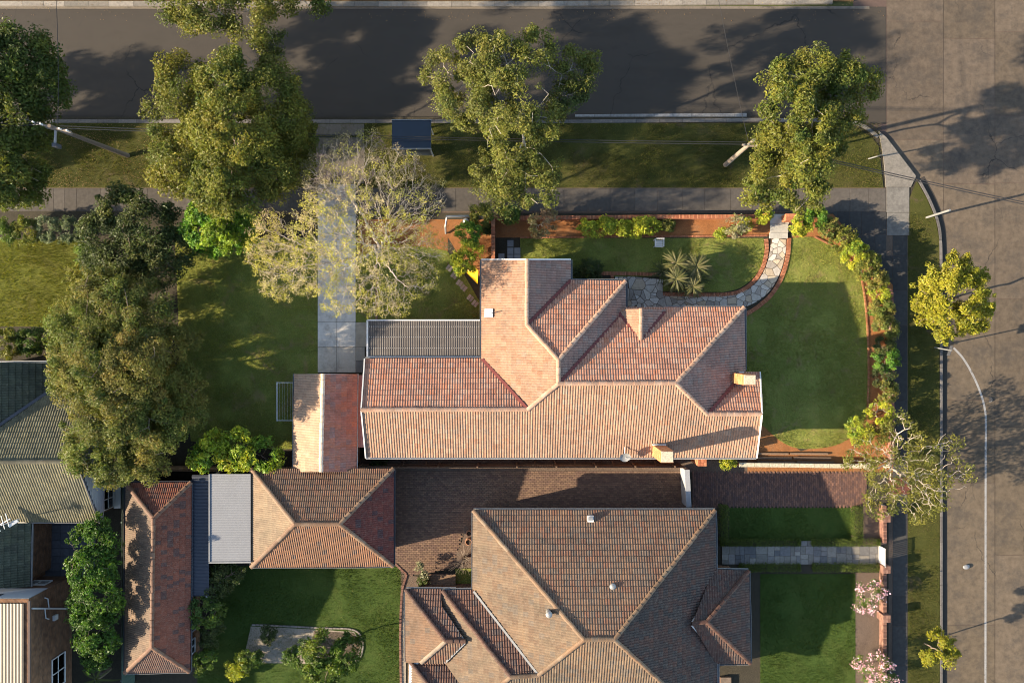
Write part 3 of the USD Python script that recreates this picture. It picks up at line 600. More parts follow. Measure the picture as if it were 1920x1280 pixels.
TILEF = np.array([q for k in range(8) for q in ([k, k + 1, k + 10], [k, k + 10, k + 9], [k + 9, k + 10, k + 19], [k + 9, k + 19, k + 18])])
def clip_tris(v, f, poly):
    """The part of the triangles above the plan polygon."""
    ov, of = [], []
    for t in v[f]:
        p = t[:, :2]; area = (p[1, 0] - p[0, 0]) * (p[2, 1] - p[0, 1]) - (p[2, 0] - p[0, 0]) * (p[1, 1] - p[0, 1])
        if abs(area) < 1e-7:
            if poly.contains(Point(p.mean(0))): of.append([len(ov), len(ov) + 1, len(ov) + 2]); ov += list(t)
            continue
        inside = shapely.contains_xy(poly, p[:, 0], p[:, 1])
        if inside.all(): of.append([len(ov), len(ov) + 1, len(ov) + 2]); ov += list(t); continue
        g = Polygon(p).intersection(poly)
        for q in polys(g):
            c = np.array(q.exterior.coords)[:-1]
            if shapely.geometry.polygon.signed_area(q.exterior) * area < 0: c = c[::-1]
            w1 = ((c[:, 0] - p[0, 0]) * (p[2, 1] - p[0, 1]) - (p[2, 0] - p[0, 0]) * (c[:, 1] - p[0, 1])) / area
            w2 = ((p[1, 0] - p[0, 0]) * (c[:, 1] - p[0, 1]) - (c[:, 0] - p[0, 0]) * (p[1, 1] - p[0, 1])) / area
            z = t[0, 2] + w1 * (t[1, 2] - t[0, 2]) + w2 * (t[2, 2] - t[0, 2]); n = len(ov)
            ov += [np.array([x, y, zz]) for (x, y), zz in zip(c, z)]; of += [[n, n + k, n + k + 1] for k in range(1, len(c) - 1)]
    return np.array(ov).reshape(-1, 3), np.array(of, int).reshape(-1, 3)

def gable(node, A, top, B, mat, name='gable', thick=0.12, inset=None, down=0.25):
    """The triangular end wall below a gable."""
    A, T, B = P(*A), P(*top), P(*B); n = np.cross(B - A, [0, 0, 1.0]); n /= np.linalg.norm(n)
    if inset is not None: n = np.asarray(inset, float)
    pts = np.array([A - [0, 0, down], B - [0, 0, down], B - [0, 0, 0.06], T - [0, 0, 0.07], A - [0, 0, 0.06]]); v = np.vstack([pts + n * 0.06, pts + n * (0.06 + thick)])
    f = [[0, 1, 2], [0, 2, 3], [0, 3, 4], [5, 7, 6], [5, 8, 7], [5, 9, 8]]
    for k in range(5): j = (k + 1) % 5; f += [[k, k + 5, j], [j, k + 5, j + 5]]
    return node.part(name, (v, np.array(f)), mat)

def ribbed(quad_px, z, direction, pitch, amp, thick=0.02, fall=0.0):
    """A corrugated sheet roof over a rectangle given by two opposite pixel corners; ribs run along direction ('x' or 'y')."""
    a, b = P(quad_px[0], quad_px[1], z), P(quad_px[2], quad_px[3], z); x0, x1 = sorted((a[0], b[0])); y0, y1 = sorted((a[1], b[1]))
    L = (x1 - x0) if direction == 'y' else (y1 - y0); n = int(L / pitch) * 6 + 1; t = np.linspace(0, 1, n)
    hgt = amp * (0.5 - 0.5 * np.cos(2 * np.pi * t * int(L / pitch)))
    if direction == 'y': e0 = np.column_stack([x0 + t * L, np.full(n, y0), z + hgt]); e1 = np.column_stack([x0 + t * L, np.full(n, y1), z + hgt + fall])
    else: e0 = np.column_stack([np.full(n, x0), y0 + t * L, z + hgt]); e1 = np.column_stack([np.full(n, x1), y0 + t * L, z + hgt + fall])
    v = np.vstack([e0, e1, e0 - [0, 0, thick], e1 - [0, 0, thick]]); k = np.arange(n - 1)
    s = 1 if direction == 'y' else -1
    def quadf(a, b, c, d): q = np.vstack([np.column_stack([a, b, c]), np.column_stack([a, c, d])]); return q
    f = np.vstack([quadf(k, k + 1, k + 1 + n, k + n)[:, ::1], quadf(k + 2 * n, k + 3 * n, k + 1 + 3 * n, k + 1 + 2 * n), quadf(k, k + 2 * n, k + 2 * n + 1, k + 1), quadf(k + n, k + n + 1, k + 3 * n + 1, k + 3 * n)])
    if s < 0: f = f[:, ::-1]
    return v, f

def brick_stack(x0, x1, y0, y1, z0, z1, rg, tones, bl=0.23, bh=0.076, joint=0.01):
    """Masonry: courses of separate bricks round the four faces, on a mortar core."""
    out = []; nz = max(1, round((z1 - z0) / (bh + joint))); ch = (z1 - z0) / nz
    for k in range(nz):
        za, zb = z0 + k * ch + joint / 2, z0 + (k + 1) * ch - joint / 2
        for (ax, a0, a1, fixed, sgn) in ((0, x0, x1, y0, 1), (0, x0, x1, y1, -1), (1, y0, y1, x0, 1), (1, y0, y1, x1, -1)):
            L = a1 - a0; n = max(1, round(L / (bl + joint))); cuts = np.linspace(a0, a1, n + 1)
            if k % 2 and n > 1: cuts = np.concatenate([[a0], (cuts[:-1] + cuts[1:]) / 2, [a1]])
            for c0, c1 in zip(cuts, cuts[1:]):
                dpt = 0.05; lo, hi = sorted((fixed - sgn * rg.uniform(0.0, 0.004), fixed + sgn * dpt))
                b = bx(c0 + joint / 2, c1 - joint / 2, lo, hi, za, zb) if ax == 0 else bx(lo, hi, c0 + joint / 2, c1 - joint / 2, za, zb)
                out.append((*b, np.tile(np.array(tones[rg.integers(len(tones))]) * rg.uniform(0.8, 1.2), (8, 1))))
    return cat(out), bx(x0 + 0.012, x1 - 0.012, y0 + 0.012, y1 - 0.012, z0, z1 - 0.004)

def window(node, c, axis, w, h, frame=None, panes=2, name='window'):
    """A sash window set on a wall: axis is the outward normal (+x, -x, +y or -y); c the centre of the outer face."""
    nx = np.array({'+x': (1, 0, 0), '-x': (-1, 0, 0), '+y': (0, 1, 0), '-y': (0, -1, 0)}[axis], float); ax = np.array([-nx[1], nx[0], 0]); up = np.array([0, 0, 1.0]); c = np.asarray(c, float)
    def slabv(cu, cz, lu, lz, d0, d1):
        v = []
        for d in (d0, d1):
            for i, j in ((-1, -1), (1, -1), (1, 1), (-1, 1)): v.append(c + ax * (cu + i * lu / 2) + up * (cz + j * lz / 2) + nx * d)
        return np.array(v), BOXF
    fr = [slabv(0, h / 2 - 0.03, w, 0.06, 0.004, 0.07), slabv(0, -h / 2 + 0.03, w, 0.06, 0.004, 0.09)]
    for k in range(panes + 1): fr.append(slabv(-w / 2 + 0.03 + k * (w - 0.06) / panes, 0, 0.05, h - 0.12, 0.004, 0.066))
    fr.append(slabv(0, 0.02, w - 0.1, 0.04, 0.004, 0.062))
    win = node.part(name, cat(fr), frame or M['white_paint'])
    win.part('pane', slabv(0, 0, w - 0.08, h - 0.1, 0.03, 0.036), M['glass']); win.part('dark_backing', slabv(0, 0, w - 0.06, h - 0.08, 0.004, 0.01), M['room'])  # flat dark plate behind the pane stands in for the unlit room
    return win

TERRA = [(0.233, 0.137, 0.087, 6), (0.219, 0.120, 0.073, 4), (0.244, 0.150, 0.098, 4), (0.212, 0.127, 0.083, 3), (0.202, 0.104, 0.062, 1.2), (0.205, 0.094, 0.052, 0.5), (0.202, 0.147, 0.108, 1)]
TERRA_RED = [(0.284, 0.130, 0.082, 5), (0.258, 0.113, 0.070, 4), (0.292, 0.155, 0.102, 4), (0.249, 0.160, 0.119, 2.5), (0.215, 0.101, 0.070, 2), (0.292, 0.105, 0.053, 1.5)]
TERRA_SHADE = [(0.207, 0.120, 0.092, 5), (0.180, 0.112, 0.088, 4), (0.225, 0.116, 0.084, 3), (0.189, 0.142, 0.118, 2)]  # slopes facing away from the sun, shade mixed into the tile colour
TERRA_CAP = [(0.317, 0.194, 0.130, 3), (0.288, 0.166, 0.108, 2), (0.331, 0.230, 0.166, 2)]
# --- the brick house in the middle of the picture
E0 = 2.7
house = thing('brick_house', 'big L shaped house with weathered orange terracotta tile roof in the middle', 'house', P(1120, 760, 0.0))
R = Roof(house, TERRA, M['tile'], M['deck'], 21)
R.face([(678, 768, 4.0), (990, 767, 4.05), (1047, 719, 4.8), (1267, 718, 4.8), (1326, 776, 4.0), (1428, 776, 4.0), (1418, 856, E0), (686, 856, E0)])
R.face([(678, 768, 4.0), (990, 767, 4.05), (904, 673, E0), (685, 673, E0)], TERRA_RED)
R.face([(904, 487, E0), (988, 487, 3.95), (988, 609, 3.95), (1047, 675, 4.8), (1047, 719, 4.8), (990, 767, 4.05), (904, 673, E0)])
R.face([(988, 487, 3.95), (1069, 487, E0), (1069, 525, E0), (988, 609, 3.95)], TERRA_SHADE)
R.face([(1069, 526, E0), (1172, 528, E0), (1047, 675, 4.8), (988, 609, 3.95)], TERRA_RED)
R.face([(1172, 528, E0), (1172, 580, E0), (1047, 719, 4.8), (1047, 675, 4.8)], TERRA_SHADE)
R.face([(1172, 577, E0), (1394, 577, E0), (1267, 718, 4.8), (1047, 719, 4.8)], TERRA_RED)
R.face([(1157, 580, 2.78), (1202, 579, 3.6), (1201, 638, 3.62)])
R.face([(1202, 579, 3.6), (1248, 580, 2.78), (1201, 638, 3.62)], TERRA_SHADE)
R.face([(1394, 577, E0), (1396, 696, E0), (1326, 776, 4.0), (1267, 718, 4.8)], TERRA_SHADE)
R.face([(1396, 698, E0 + .03), (1424, 698, E0), (1428, 776, 4.0), (1326, 776, 4.0)], TERRA_RED)
roof = R.finish(E0, M['brick_wall'])
for a, b in (((678, 768, 4.02), (990, 767, 4.05)), ((990, 767, 4.05), (1047, 719, 4.8)), ((1047, 719, 4.8), (1267, 718, 4.8)), ((1267, 718, 4.8), (1326, 776, 4.02)), ((1326, 776, 4.02), (1428, 776, 4.02)),
             ((988, 487, 3.96), (988, 609, 3.96)), ((988, 609, 3.96), (1047, 675, 4.8)), ((1047, 675, 4.8), (1047, 719, 4.8)), ((1172, 528, E0 + .03), (1047, 675, 4.8)), ((1394, 577, E0 + .03), (1267, 718, 4.8)), ((1202, 579, 3.61), (1201, 637, 3.63))):
    R.caps(a, b, TERRA_CAP)
for a, b in (((904, 673, E0), (988, 765, 4.03)), ((1069, 526, E0), (990, 607, 3.93)), ((1165, 590, E0 + .12), (1050, 716, 4.76)), ((1159, 584, 2.8), (1199, 636, 3.52)), ((1246, 584, 2.8), (1203, 636, 3.52)), ((1394, 698, E0 + .04), (1328, 774, 4.0))):
    R.valley(a, b, M['red_valley'])
for a, b in (((686, 858.5, E0), (1418, 858.5, E0)), ((684, 671.5, E0), (903, 671.5, E0)), ((902, 487, E0), (902, 671, E0)), ((1071, 487, E0), (1071, 524, E0)), ((1071, 524.5, E0), (1174, 525.5, E0)), ((1174, 528, E0), (1174, 578, E0)), ((1248, 575, E0), (1396, 575, E0)), ((1397.5, 577, E0), (1398, 694, E0))):
    R.gutter(a, b, M['white_metal'] if a[1] > 800 else M['grey_metal'])
gable(house, (684, 673, E0), (678, 768, 4.0), (686, 856, E0), M['brick_wall'], inset=(1, 0, 0))
gable(house, (1418, 856, E0), (1428, 776, 4.0), (1424, 698, E0), M['brick_wall'], inset=(-1, 0, 0))
gable(house, (1157, 580, 2.75), (1202, 579, 3.58), (1248, 580, 2.75), M['brick_wall'], inset=(0, -0.6, 0), down=0.1)
gable(house, (904, 487, E0), (988, 487, 3.95), (1069, 487, E0), M['brick_wall'], inset=(0, -1, 0))
for a, b in (((684, 673, E0), (677.5, 768, 4.02)), ((686, 857, E0), (677.5, 768, 4.02)), ((1418.5, 857, E0), (1428.5, 776, 4.02)), ((1424.5, 698, E0), (1428.5, 776, 4.02)), ((904, 486.5, E0), (988, 486.5, 3.97)), ((1069, 486.5, E0), (988, 486.5, 3.97))):
    A_, B_ = P(*a), P(*b); house.part('barge_board', beam(A_ + [0, 0, 0.0], B_ + [0, 0, 0.0], 0.07, 0.2), M['white_metal'])
fy, rx = P(1000, 856, E0)[1] + 0.45, P(1396, 640, E0)[0] - 0.45
for px_, w_ in ((740, 1.5), (850, 1.2), (980, 1.8), (1120, 1.2), (1360, 1.5)): window(house, [P(px_, 856, E0)[0], fy - 0.002, 1.55], '-y', w_, 1.2)
for py_ in (615, 665): window(house, [rx + 0.002, P(1396, py_, E0)[1], 1.45], '+x', 1.2, 1.4)
# chimneys
rb = np.random.default_rng(3); ORANGE = ((0.40, 0.155, 0.06), (0.34, 0.12, 0.05), (0.43, 0.19, 0.08))
def chimney(node, px0, px1, py0, py1, z0, z1, cap=True):
    a, b = P(px0, py0, z1), P(px1, py1, z1); x0, x1 = sorted((a[0], b[0])); y0, y1 = sorted((a[1], b[1]))
    br, core = brick_stack(x0, x1, y0, y1, z0, z1, rb, ORANGE)
    ch = node.part('chimney', core, M['mortar'], label='orange brick chimney with a pale weathered top'); ch.part('bricks', br, M['brick'], kind='stuff')
    if cap: ch.part('chimney_cap', cat([bx(x0 + 0.04, x1 - 0.04, y0 + 0.04, y1 - 0.04, z1 - 0.02, z1 + 0.05)]), M['chimney_top'])
    return (x0, x1, y0, y1)
c1 = chimney(house, 1239, 1263, 845, 867, 0.2, 5.5); c2 = chimney(house, 1394, 1417.5, 702, 721.5, 0.2, 5.3)
for (x0, x1, y0, y1), zf in ((c1, 3.25), (c2, 2.9)):
    house.part('flashing', cat([bx(x0 - 0.03, x1 + 0.03, y1 + 0.003, y1 + 0.07, zf - 0.3, zf + 0.06)]), M['white_metal'])
# dish, vent
sd = thing('satellite_dish', 'grey satellite dish on the front eave left of the chimney', 'dish', P(1172, 850, 3.0))
m = trimesh.creation.icosphere(3, 0.42); v = m.vertices.copy(); keep = v[:, 2] < -0.25; f = m.faces[keep[m.faces].all(1)]; v = v * [1.05, 1.05, 0.7] + [0, 0, 0.29]
Rm = trimesh.transformations.rotation_matrix(math.radians(38), [1, 0, 0])[:3, :3]; v = v @ Rm.T + P(1172, 855, 3.3)
used, f = np.unique(f, return_inverse=True); f = f.reshape(-1, 3); v = v[used]; sd.part('reflector', (np.vstack([v, v - [0, 0, 0.012]]), np.vstack([f, f[:, ::-1] + len(v)])), M['grey_metal'], smooth=True)
sd.part('arm', tube([P(1172, 856, 3.25), P(1171, 846, 3.15), P(1171, 838, 3.12)], 0.025), M['white_metal']); sd.part('feed', beam(P(1172, 857, 3.2), P(1180, 862, 3.62), 0.04, 0.04), M['grey_metal'])
tv = thing('roof_vent', 'white square vent plate with thin pipe on the rear left roof slope', 'vent', P(917, 587, 3.0))
tv.part('plate', beam(P(909, 587, 2.88), P(924, 587, 3.12), 0.5, 0.05), M['white_paint']); tv.part('pipe', tube([P(917, 588, 3.05), P(918, 588, 3.6)], 0.03), M['grey_metal'])
# corrugated patio roof
po = thing('patio_cover', 'dark brown corrugated patio roof against the rear wall of the house', 'patio', P(796, 636, 0))
po.part('roof_sheet', ribbed((691, 601, 901, 668), 2.52, 'y', 0.132, 0.016), M['patio_metal'])
po.part('frame', cat([beam(P(689, 600, 2.5), P(903, 600, 2.5), 0.08, 0.14), beam(P(689, 600, 2.5), P(689, 670, 2.5), 0.1, 0.14), beam(P(689, 668.5, 2.5), P(902, 668.5, 2.5), 0.06, 0.12)]), M['white_metal'])
for x in (692, 760, 830, 898): po.part('post', tube([P(x, 602, 2.5) * [1, 1, 0] + [0, 0, 0.1], P(x, 602, 2.5) * [1, 1, 0] + [0, 0, 2.45]], 0.045), M['white_metal'])
scr = []
for yy in (612, 632, 652):
    for k in range(53): p = P(693 + 3.94 * k, yy, 2.57); scr.append(bx(p[0] - 0.015, p[0] + 0.015, p[1] - 0.015, p[1] + 0.015, 2.55, 2.565))
po.part('roof_screws', cat(scr), M['white_metal'], kind='stuff')

# --- the garage on the left
gar = thing('garage', 'long narrow gabled garage with cream left slope and red right slope', 'garage', P(610, 790, 0))
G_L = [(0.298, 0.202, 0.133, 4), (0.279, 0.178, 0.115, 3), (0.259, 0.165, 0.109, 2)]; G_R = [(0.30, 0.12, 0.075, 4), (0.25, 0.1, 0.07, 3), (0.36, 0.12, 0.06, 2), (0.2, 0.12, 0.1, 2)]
GR = Roof(gar, G_L, M['tile'], M['deck'], 5)
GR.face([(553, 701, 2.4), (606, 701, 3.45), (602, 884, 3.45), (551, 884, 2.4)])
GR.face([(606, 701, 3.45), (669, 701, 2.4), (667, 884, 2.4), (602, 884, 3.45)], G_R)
GR.finish(2.4, M['brick_wall'], inset=0.22); GR.caps((606, 701, 3.46), (602, 884, 3.46), [(0.5, 0.4, 0.3, 1), (0.47, 0.34, 0.25, 1)])
GR.gutter((669.5, 701, 2.4), (668, 884, 2.4), M['white_metal']); GR.gutter((551.5, 701, 2.4), (549.5, 884, 2.4), M['grey_metal'])
gable(gar, (553, 701, 2.4), (606, 701, 3.45), (669, 701, 2.4), M['brick_wall'], inset=(0, -0.4, 0)); gable(gar, (551, 884, 2.4), (602, 884, 3.45), (667, 884, 2.4), M['brick_wall'], inset=(0, 0.4, 0))
gar.part('door', bx(*sorted((P(566, 700, 2.4)[0], P(640, 700, 2.4)[0])), P(600, 701, 2.4)[1] - 0.215, P(600, 701, 2.4)[1] - 0.19, 0.12, 2.15), M['white_paint'])
lt = thing('lean_to', 'pink corrugated strip roof between the garage and the house', 'lean-to', P(676, 770, 0))
lt.part('roof_sheet', ribbed((670, 703, 683, 838), 2.2, 'y', 0.076, 0.018), M['pink_metal']); lt.part('post', cat([beam([P(676, y, 2.2)[0], P(676, y, 2.2)[1], 0.1], [P(676, y, 2.2)[0], P(676, y, 2.2)[1], 2.18], 0.07, 0.07) for y in (706, 770, 835)]), M['timber'])
cl = thing('clothesline', 'cream folding clothesline frame fixed to the left wall of the garage', 'clothesline', P(535, 752, 1.6))
cl.part('frame', cat([beam(P(519, 717, 1.65), P(553, 717, 1.65), 0.03, 0.03), beam(P(519, 788, 1.65), P(551, 788, 1.65), 0.03, 0.03), beam(P(519.5, 716, 1.65), P(519.5, 789, 1.65), 0.05, 0.05)]), M['white_paint'])
cl.part('line', cat([tube([P(524 + 5 * k, 717, 1.67), P(524 + 5 * k, 752, 1.65), P(524 + 5 * k, 788, 1.67)], 0.004, 4) for k in range(6)]), M['white_paint'])

# --- neighbour: long hipped outbuilding bottom left
NB_RED = [(0.160, 0.046, 0.023, 6), (0.142, 0.041, 0.021, 4), (0.039, 0.027, 0.025, 2.3)]; NB_PALE = [(0.130, 0.087, 0.055, 4), (0.112, 0.073, 0.048, 3), (0.083, 0.055, 0.037, 2)]  # neighbour roof palettes darkened, dimming of the surroundings put into tile colour
ob = thing('outbuilding', 'long narrow hipped outbuilding with red tiles speckled by dark tiles', 'shed', P(296, 1080, 0))
OR = Roof(ob, NB_RED, M['tile_dark'], M['deck'], 8, tile_w=0.24)
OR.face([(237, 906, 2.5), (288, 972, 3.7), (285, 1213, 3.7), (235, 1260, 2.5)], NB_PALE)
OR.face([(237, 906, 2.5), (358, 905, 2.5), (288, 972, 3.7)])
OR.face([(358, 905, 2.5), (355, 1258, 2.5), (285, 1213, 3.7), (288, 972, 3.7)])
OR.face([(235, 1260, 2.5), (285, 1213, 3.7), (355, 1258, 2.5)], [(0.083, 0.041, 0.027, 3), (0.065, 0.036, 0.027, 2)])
OR.finish(2.5, M['brick_brown'], inset=0.35)
CAPD = [(0.118, 0.057, 0.034, 2), (0.142, 0.081, 0.048, 1)]
for a, b in (((288, 972, 3.72), (285, 1213, 3.72)), ((237, 906, 2.53), (288, 972, 3.72)), ((358, 905, 2.53), (288, 972, 3.72)), ((235, 1260, 2.53), (285, 1213, 3.72)), ((355, 1258, 2.53), (285, 1213, 3.72))): OR.caps(a, b, CAPD)
for a, b in (((358.5, 905, 2.5), (356.5, 1259, 2.5)), ((235, 1261.5, 2.5), (356, 1259.5, 2.5)), ((237, 904, 2.5), (358, 903, 2.5)), ((234.5, 906, 2.5), (233, 1260, 2.5))): OR.gutter(a, b, M['dark_metal'] if a[1] < 1200 else M['grey_metal'])
xw = P(357, 1100, 2.5)[0] - 0.35
for y in (1172, 1213): window(ob, [xw + 0.0, P(0, y, 1.6)[1], 1.6], '+x', 0.9, 1.0)
# carport: dark strip and pale sheet roof
cpt = thing('carport', 'dark navy strip roof beside the red tiled outbuilding', 'carport', P(375, 1000, 0))
cpt.part('roof_sheet', ribbed((360, 890, 392, 1117), 2.35, 'x', 0.2, 0.03), M['navy_metal']); cpt.part('gutter', beam(P(388, 1053, 2.3), P(388, 1119, 2.3), 0.1, 0.1), M['grey_metal'])
cpt.part('post', cat([beam([P(x, y, 2.3)[0], P(x, y, 2.3)[1], 0.1], [P(x, y, 2.3)[0], P(x, y, 2.3)[1], 2.33], 0.09, 0.09) for x, y in ((364, 1112), (388, 1112), (388, 900))]), M['dark_metal'])
awn = thing('awning', 'pale grey sheet metal awning between the two red roofs', 'awning', P(432, 970, 0))
awn.part('roof_sheet', ribbed((394, 888, 470, 1053), 2.75, 'x', 0.1, 0.011), M['pale_metal']); awn.part('trim', cat([beam(P(393, 888, 2.73), P(393, 1054, 2.73), 0.06, 0.14), beam(P(392, 1054, 2.73), P(471, 1053, 2.73), 0.08, 0.14)]), M['grey_metal'])
awn.part('post', cat([beam([P(x, y, 2.7)[0], P(x, y, 2.7)[1], 0.1], [P(x, y, 2.7)[0], P(x, y, 2.7)[1], 2.7], 0.09, 0.09) for x, y in ((396, 1050), (466, 1050), (396, 892))]), M['white_metal'])
# --- neighbour: square hipped garage
g2 = thing('hipped_garage', 'square hipped garage roof in mixed orange and dark red tiles left of the brick paving', 'garage', P(605, 970, 0))
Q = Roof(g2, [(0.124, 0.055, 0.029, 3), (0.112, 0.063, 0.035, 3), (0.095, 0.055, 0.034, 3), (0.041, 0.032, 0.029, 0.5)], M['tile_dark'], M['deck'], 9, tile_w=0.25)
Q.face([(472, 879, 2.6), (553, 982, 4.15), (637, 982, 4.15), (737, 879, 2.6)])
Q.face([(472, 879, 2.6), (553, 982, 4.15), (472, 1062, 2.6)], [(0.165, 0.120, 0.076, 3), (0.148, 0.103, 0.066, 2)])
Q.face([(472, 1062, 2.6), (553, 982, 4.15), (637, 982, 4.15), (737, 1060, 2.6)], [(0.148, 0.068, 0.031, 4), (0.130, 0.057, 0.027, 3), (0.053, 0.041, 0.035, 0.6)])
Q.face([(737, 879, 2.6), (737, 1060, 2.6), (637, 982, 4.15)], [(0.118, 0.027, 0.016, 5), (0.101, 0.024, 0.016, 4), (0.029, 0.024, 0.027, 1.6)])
Q.finish(2.6, M['brick_brown'], inset=0.4)
for a, b in (((553, 982, 4.17), (637, 982, 4.17)), ((472, 879, 2.63), (553, 982, 4.17)), ((472, 1062, 2.63), (553, 982, 4.17)), ((737, 879, 2.63), (637, 982, 4.17)), ((737, 1060, 2.63), (637, 982, 4.17))): Q.caps(a, b, [(0.154, 0.103, 0.066, 2), (0.130, 0.071, 0.040, 2)])
for a, b in (((738.5, 879, 2.6), (738.5, 1062, 2.6)), ((472, 1063.5, 2.6), (738, 1061.5, 2.6)), ((470.5, 879, 2.6), (470.5, 1062, 2.6))): Q.gutter(a, b, M['grey_metal'] if a[1] > 1000 else M['dark_metal'])

# --- neighbour: the big brown house
bh = thing('tiled_house', 'large hipped house with brown and grey terracotta tiles at the bottom right', 'house', P(1120, 1130, 0))
BROWN = [(0.118, 0.068, 0.040, 4), (0.101, 0.055, 0.034, 3), (0.118, 0.049, 0.027, 2), (0.089, 0.066, 0.048, 2), (0.065, 0.049, 0.037, 1)]  # big neighbour roof: palettes darkened with everything beyond the lot
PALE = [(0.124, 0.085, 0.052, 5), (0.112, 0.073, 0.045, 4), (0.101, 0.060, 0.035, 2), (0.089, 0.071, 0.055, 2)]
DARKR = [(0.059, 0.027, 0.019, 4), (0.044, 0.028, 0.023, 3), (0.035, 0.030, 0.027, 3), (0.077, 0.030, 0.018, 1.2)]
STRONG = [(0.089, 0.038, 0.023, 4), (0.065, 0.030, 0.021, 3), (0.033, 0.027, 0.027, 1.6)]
B = Roof(bh, BROWN, M['tile_dark'], M['deck'], 12)
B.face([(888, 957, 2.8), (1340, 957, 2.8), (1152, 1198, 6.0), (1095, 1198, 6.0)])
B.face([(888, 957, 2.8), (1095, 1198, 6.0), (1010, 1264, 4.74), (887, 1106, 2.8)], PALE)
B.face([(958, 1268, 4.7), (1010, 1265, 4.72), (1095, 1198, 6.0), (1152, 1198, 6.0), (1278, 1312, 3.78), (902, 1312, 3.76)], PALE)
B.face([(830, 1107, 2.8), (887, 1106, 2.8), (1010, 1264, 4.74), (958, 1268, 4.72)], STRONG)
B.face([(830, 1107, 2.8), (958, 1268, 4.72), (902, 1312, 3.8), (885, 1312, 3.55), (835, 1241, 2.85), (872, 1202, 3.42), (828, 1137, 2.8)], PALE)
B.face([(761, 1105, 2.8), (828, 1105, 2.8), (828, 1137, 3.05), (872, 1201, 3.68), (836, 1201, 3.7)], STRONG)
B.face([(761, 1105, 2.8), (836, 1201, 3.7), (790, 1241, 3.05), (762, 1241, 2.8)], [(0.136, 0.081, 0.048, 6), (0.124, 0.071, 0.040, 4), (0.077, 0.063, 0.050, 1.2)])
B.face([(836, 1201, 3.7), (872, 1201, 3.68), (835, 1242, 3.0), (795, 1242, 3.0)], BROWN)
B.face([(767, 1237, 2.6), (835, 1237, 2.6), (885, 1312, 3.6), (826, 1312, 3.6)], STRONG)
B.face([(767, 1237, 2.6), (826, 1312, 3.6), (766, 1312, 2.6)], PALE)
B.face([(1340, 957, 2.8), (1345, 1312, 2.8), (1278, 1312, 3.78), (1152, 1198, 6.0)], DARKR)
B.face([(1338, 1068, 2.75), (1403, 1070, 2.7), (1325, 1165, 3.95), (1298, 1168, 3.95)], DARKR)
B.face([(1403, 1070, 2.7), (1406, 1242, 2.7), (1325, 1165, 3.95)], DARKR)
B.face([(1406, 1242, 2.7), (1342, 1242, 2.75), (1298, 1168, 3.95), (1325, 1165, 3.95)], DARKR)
B.finish(2.75, M['brick_brown'])
CAPB = [(0.142, 0.093, 0.057, 3), (0.130, 0.076, 0.043, 3), (0.154, 0.115, 0.079, 1)]; CAPR = [(0.071, 0.032, 0.021, 2), (0.059, 0.030, 0.021, 2)]
for a, b, p in (((1095, 1198, 6.02), (1152, 1198, 6.02), CAPB), ((888, 957, 2.83), (1095, 1198, 6.02), CAPB), ((1340, 957, 2.83), (1152, 1198, 6.02), CAPB), ((1010, 1264, 4.76), (1095, 1198, 6.02), CAPB), ((1152, 1198, 6.02), (1278, 1312, 3.8), CAPB),
                ((958, 1268, 4.74), (1010, 1265, 4.76), CAPB), ((830, 1107, 2.83), (958, 1268, 4.74), CAPR), ((958, 1268, 4.74), (902, 1312, 3.8), CAPB), ((761, 1105, 2.83), (836, 1201, 3.72), CAPR), ((836, 1201, 3.72), (790, 1241, 3.07), [(0.194, 0.147, 0.105, 1)]),
                ((836, 1201, 3.72), (872, 1201, 3.7), CAPR), ((767, 1237, 2.63), (826, 1312, 3.62), CAPR), ((1403, 1070, 2.73), (1325, 1165, 3.97), CAPR), ((1406, 1242, 2.73), (1325, 1165, 3.97), CAPR), ((1298, 1168, 3.97), (1325, 1165, 3.97), CAPR)): B.caps(a, b, p)
for a, b in (((1298, 1166, 3.75), (1342, 1100, 2.86)), ((1298, 1170, 3.75), (1344, 1222, 2.86)), ((828, 1137, 3.0), (871, 1200, 3.6)), ((872, 1203, 3.55), (834, 1241, 2.95)), ((888, 1107, 2.85), (1008, 1262, 4.7))):
    B.valley(a, b, M['white_metal'] if a[0] > 1200 else M['grey_metal'], w=0.2 if a[0] > 1200 else 0.12, lift=0.09)
for a, b in (((888, 955, 2.8), (1341, 955, 2.8)), ((886.5, 957, 2.8), (885.5, 1105, 2.8)), ((1342, 957, 2.8), (1344, 1068, 2.8)), ((1347, 1243, 2.8), (1348, 1312, 2.8)), ((1345, 1067, 2.7), (1404, 1068, 2.7)), ((1405, 1070, 2.7), (1408, 1243, 2.7)), ((1348, 1244, 2.7), (1407, 1244, 2.7)), ((830, 1105, 2.8), (887, 1104, 2.8)), ((761, 1103, 2.8), (855, 1103, 2.8)), ((759.5, 1105, 2.8), (760.5, 1241, 2.8)), ((828.5, 1107, 2.8), (826.5, 1137, 2.8))):
    B.gutter(a, b, M['grey_metal'])
bh.part('leaf_catcher', cat([beam(P(1325, 1123, 3.2), P(1345, 1120, 3.0), 0.28, 0.06)]), M['white_metal']); bh.part('leaf_catcher', cat([beam(P(1330, 1203, 3.15), P(1346, 1216, 3.0), 0.28, 0.06)]), M['white_metal'])
bh.part('porch_step', bx(*sorted((P(1348, 0)[0], P(1368, 0)[0])), *sorted((P(0, 1265)[1], P(0, 1290)[1])), 0.1, 0.35), M['brick_brown'])
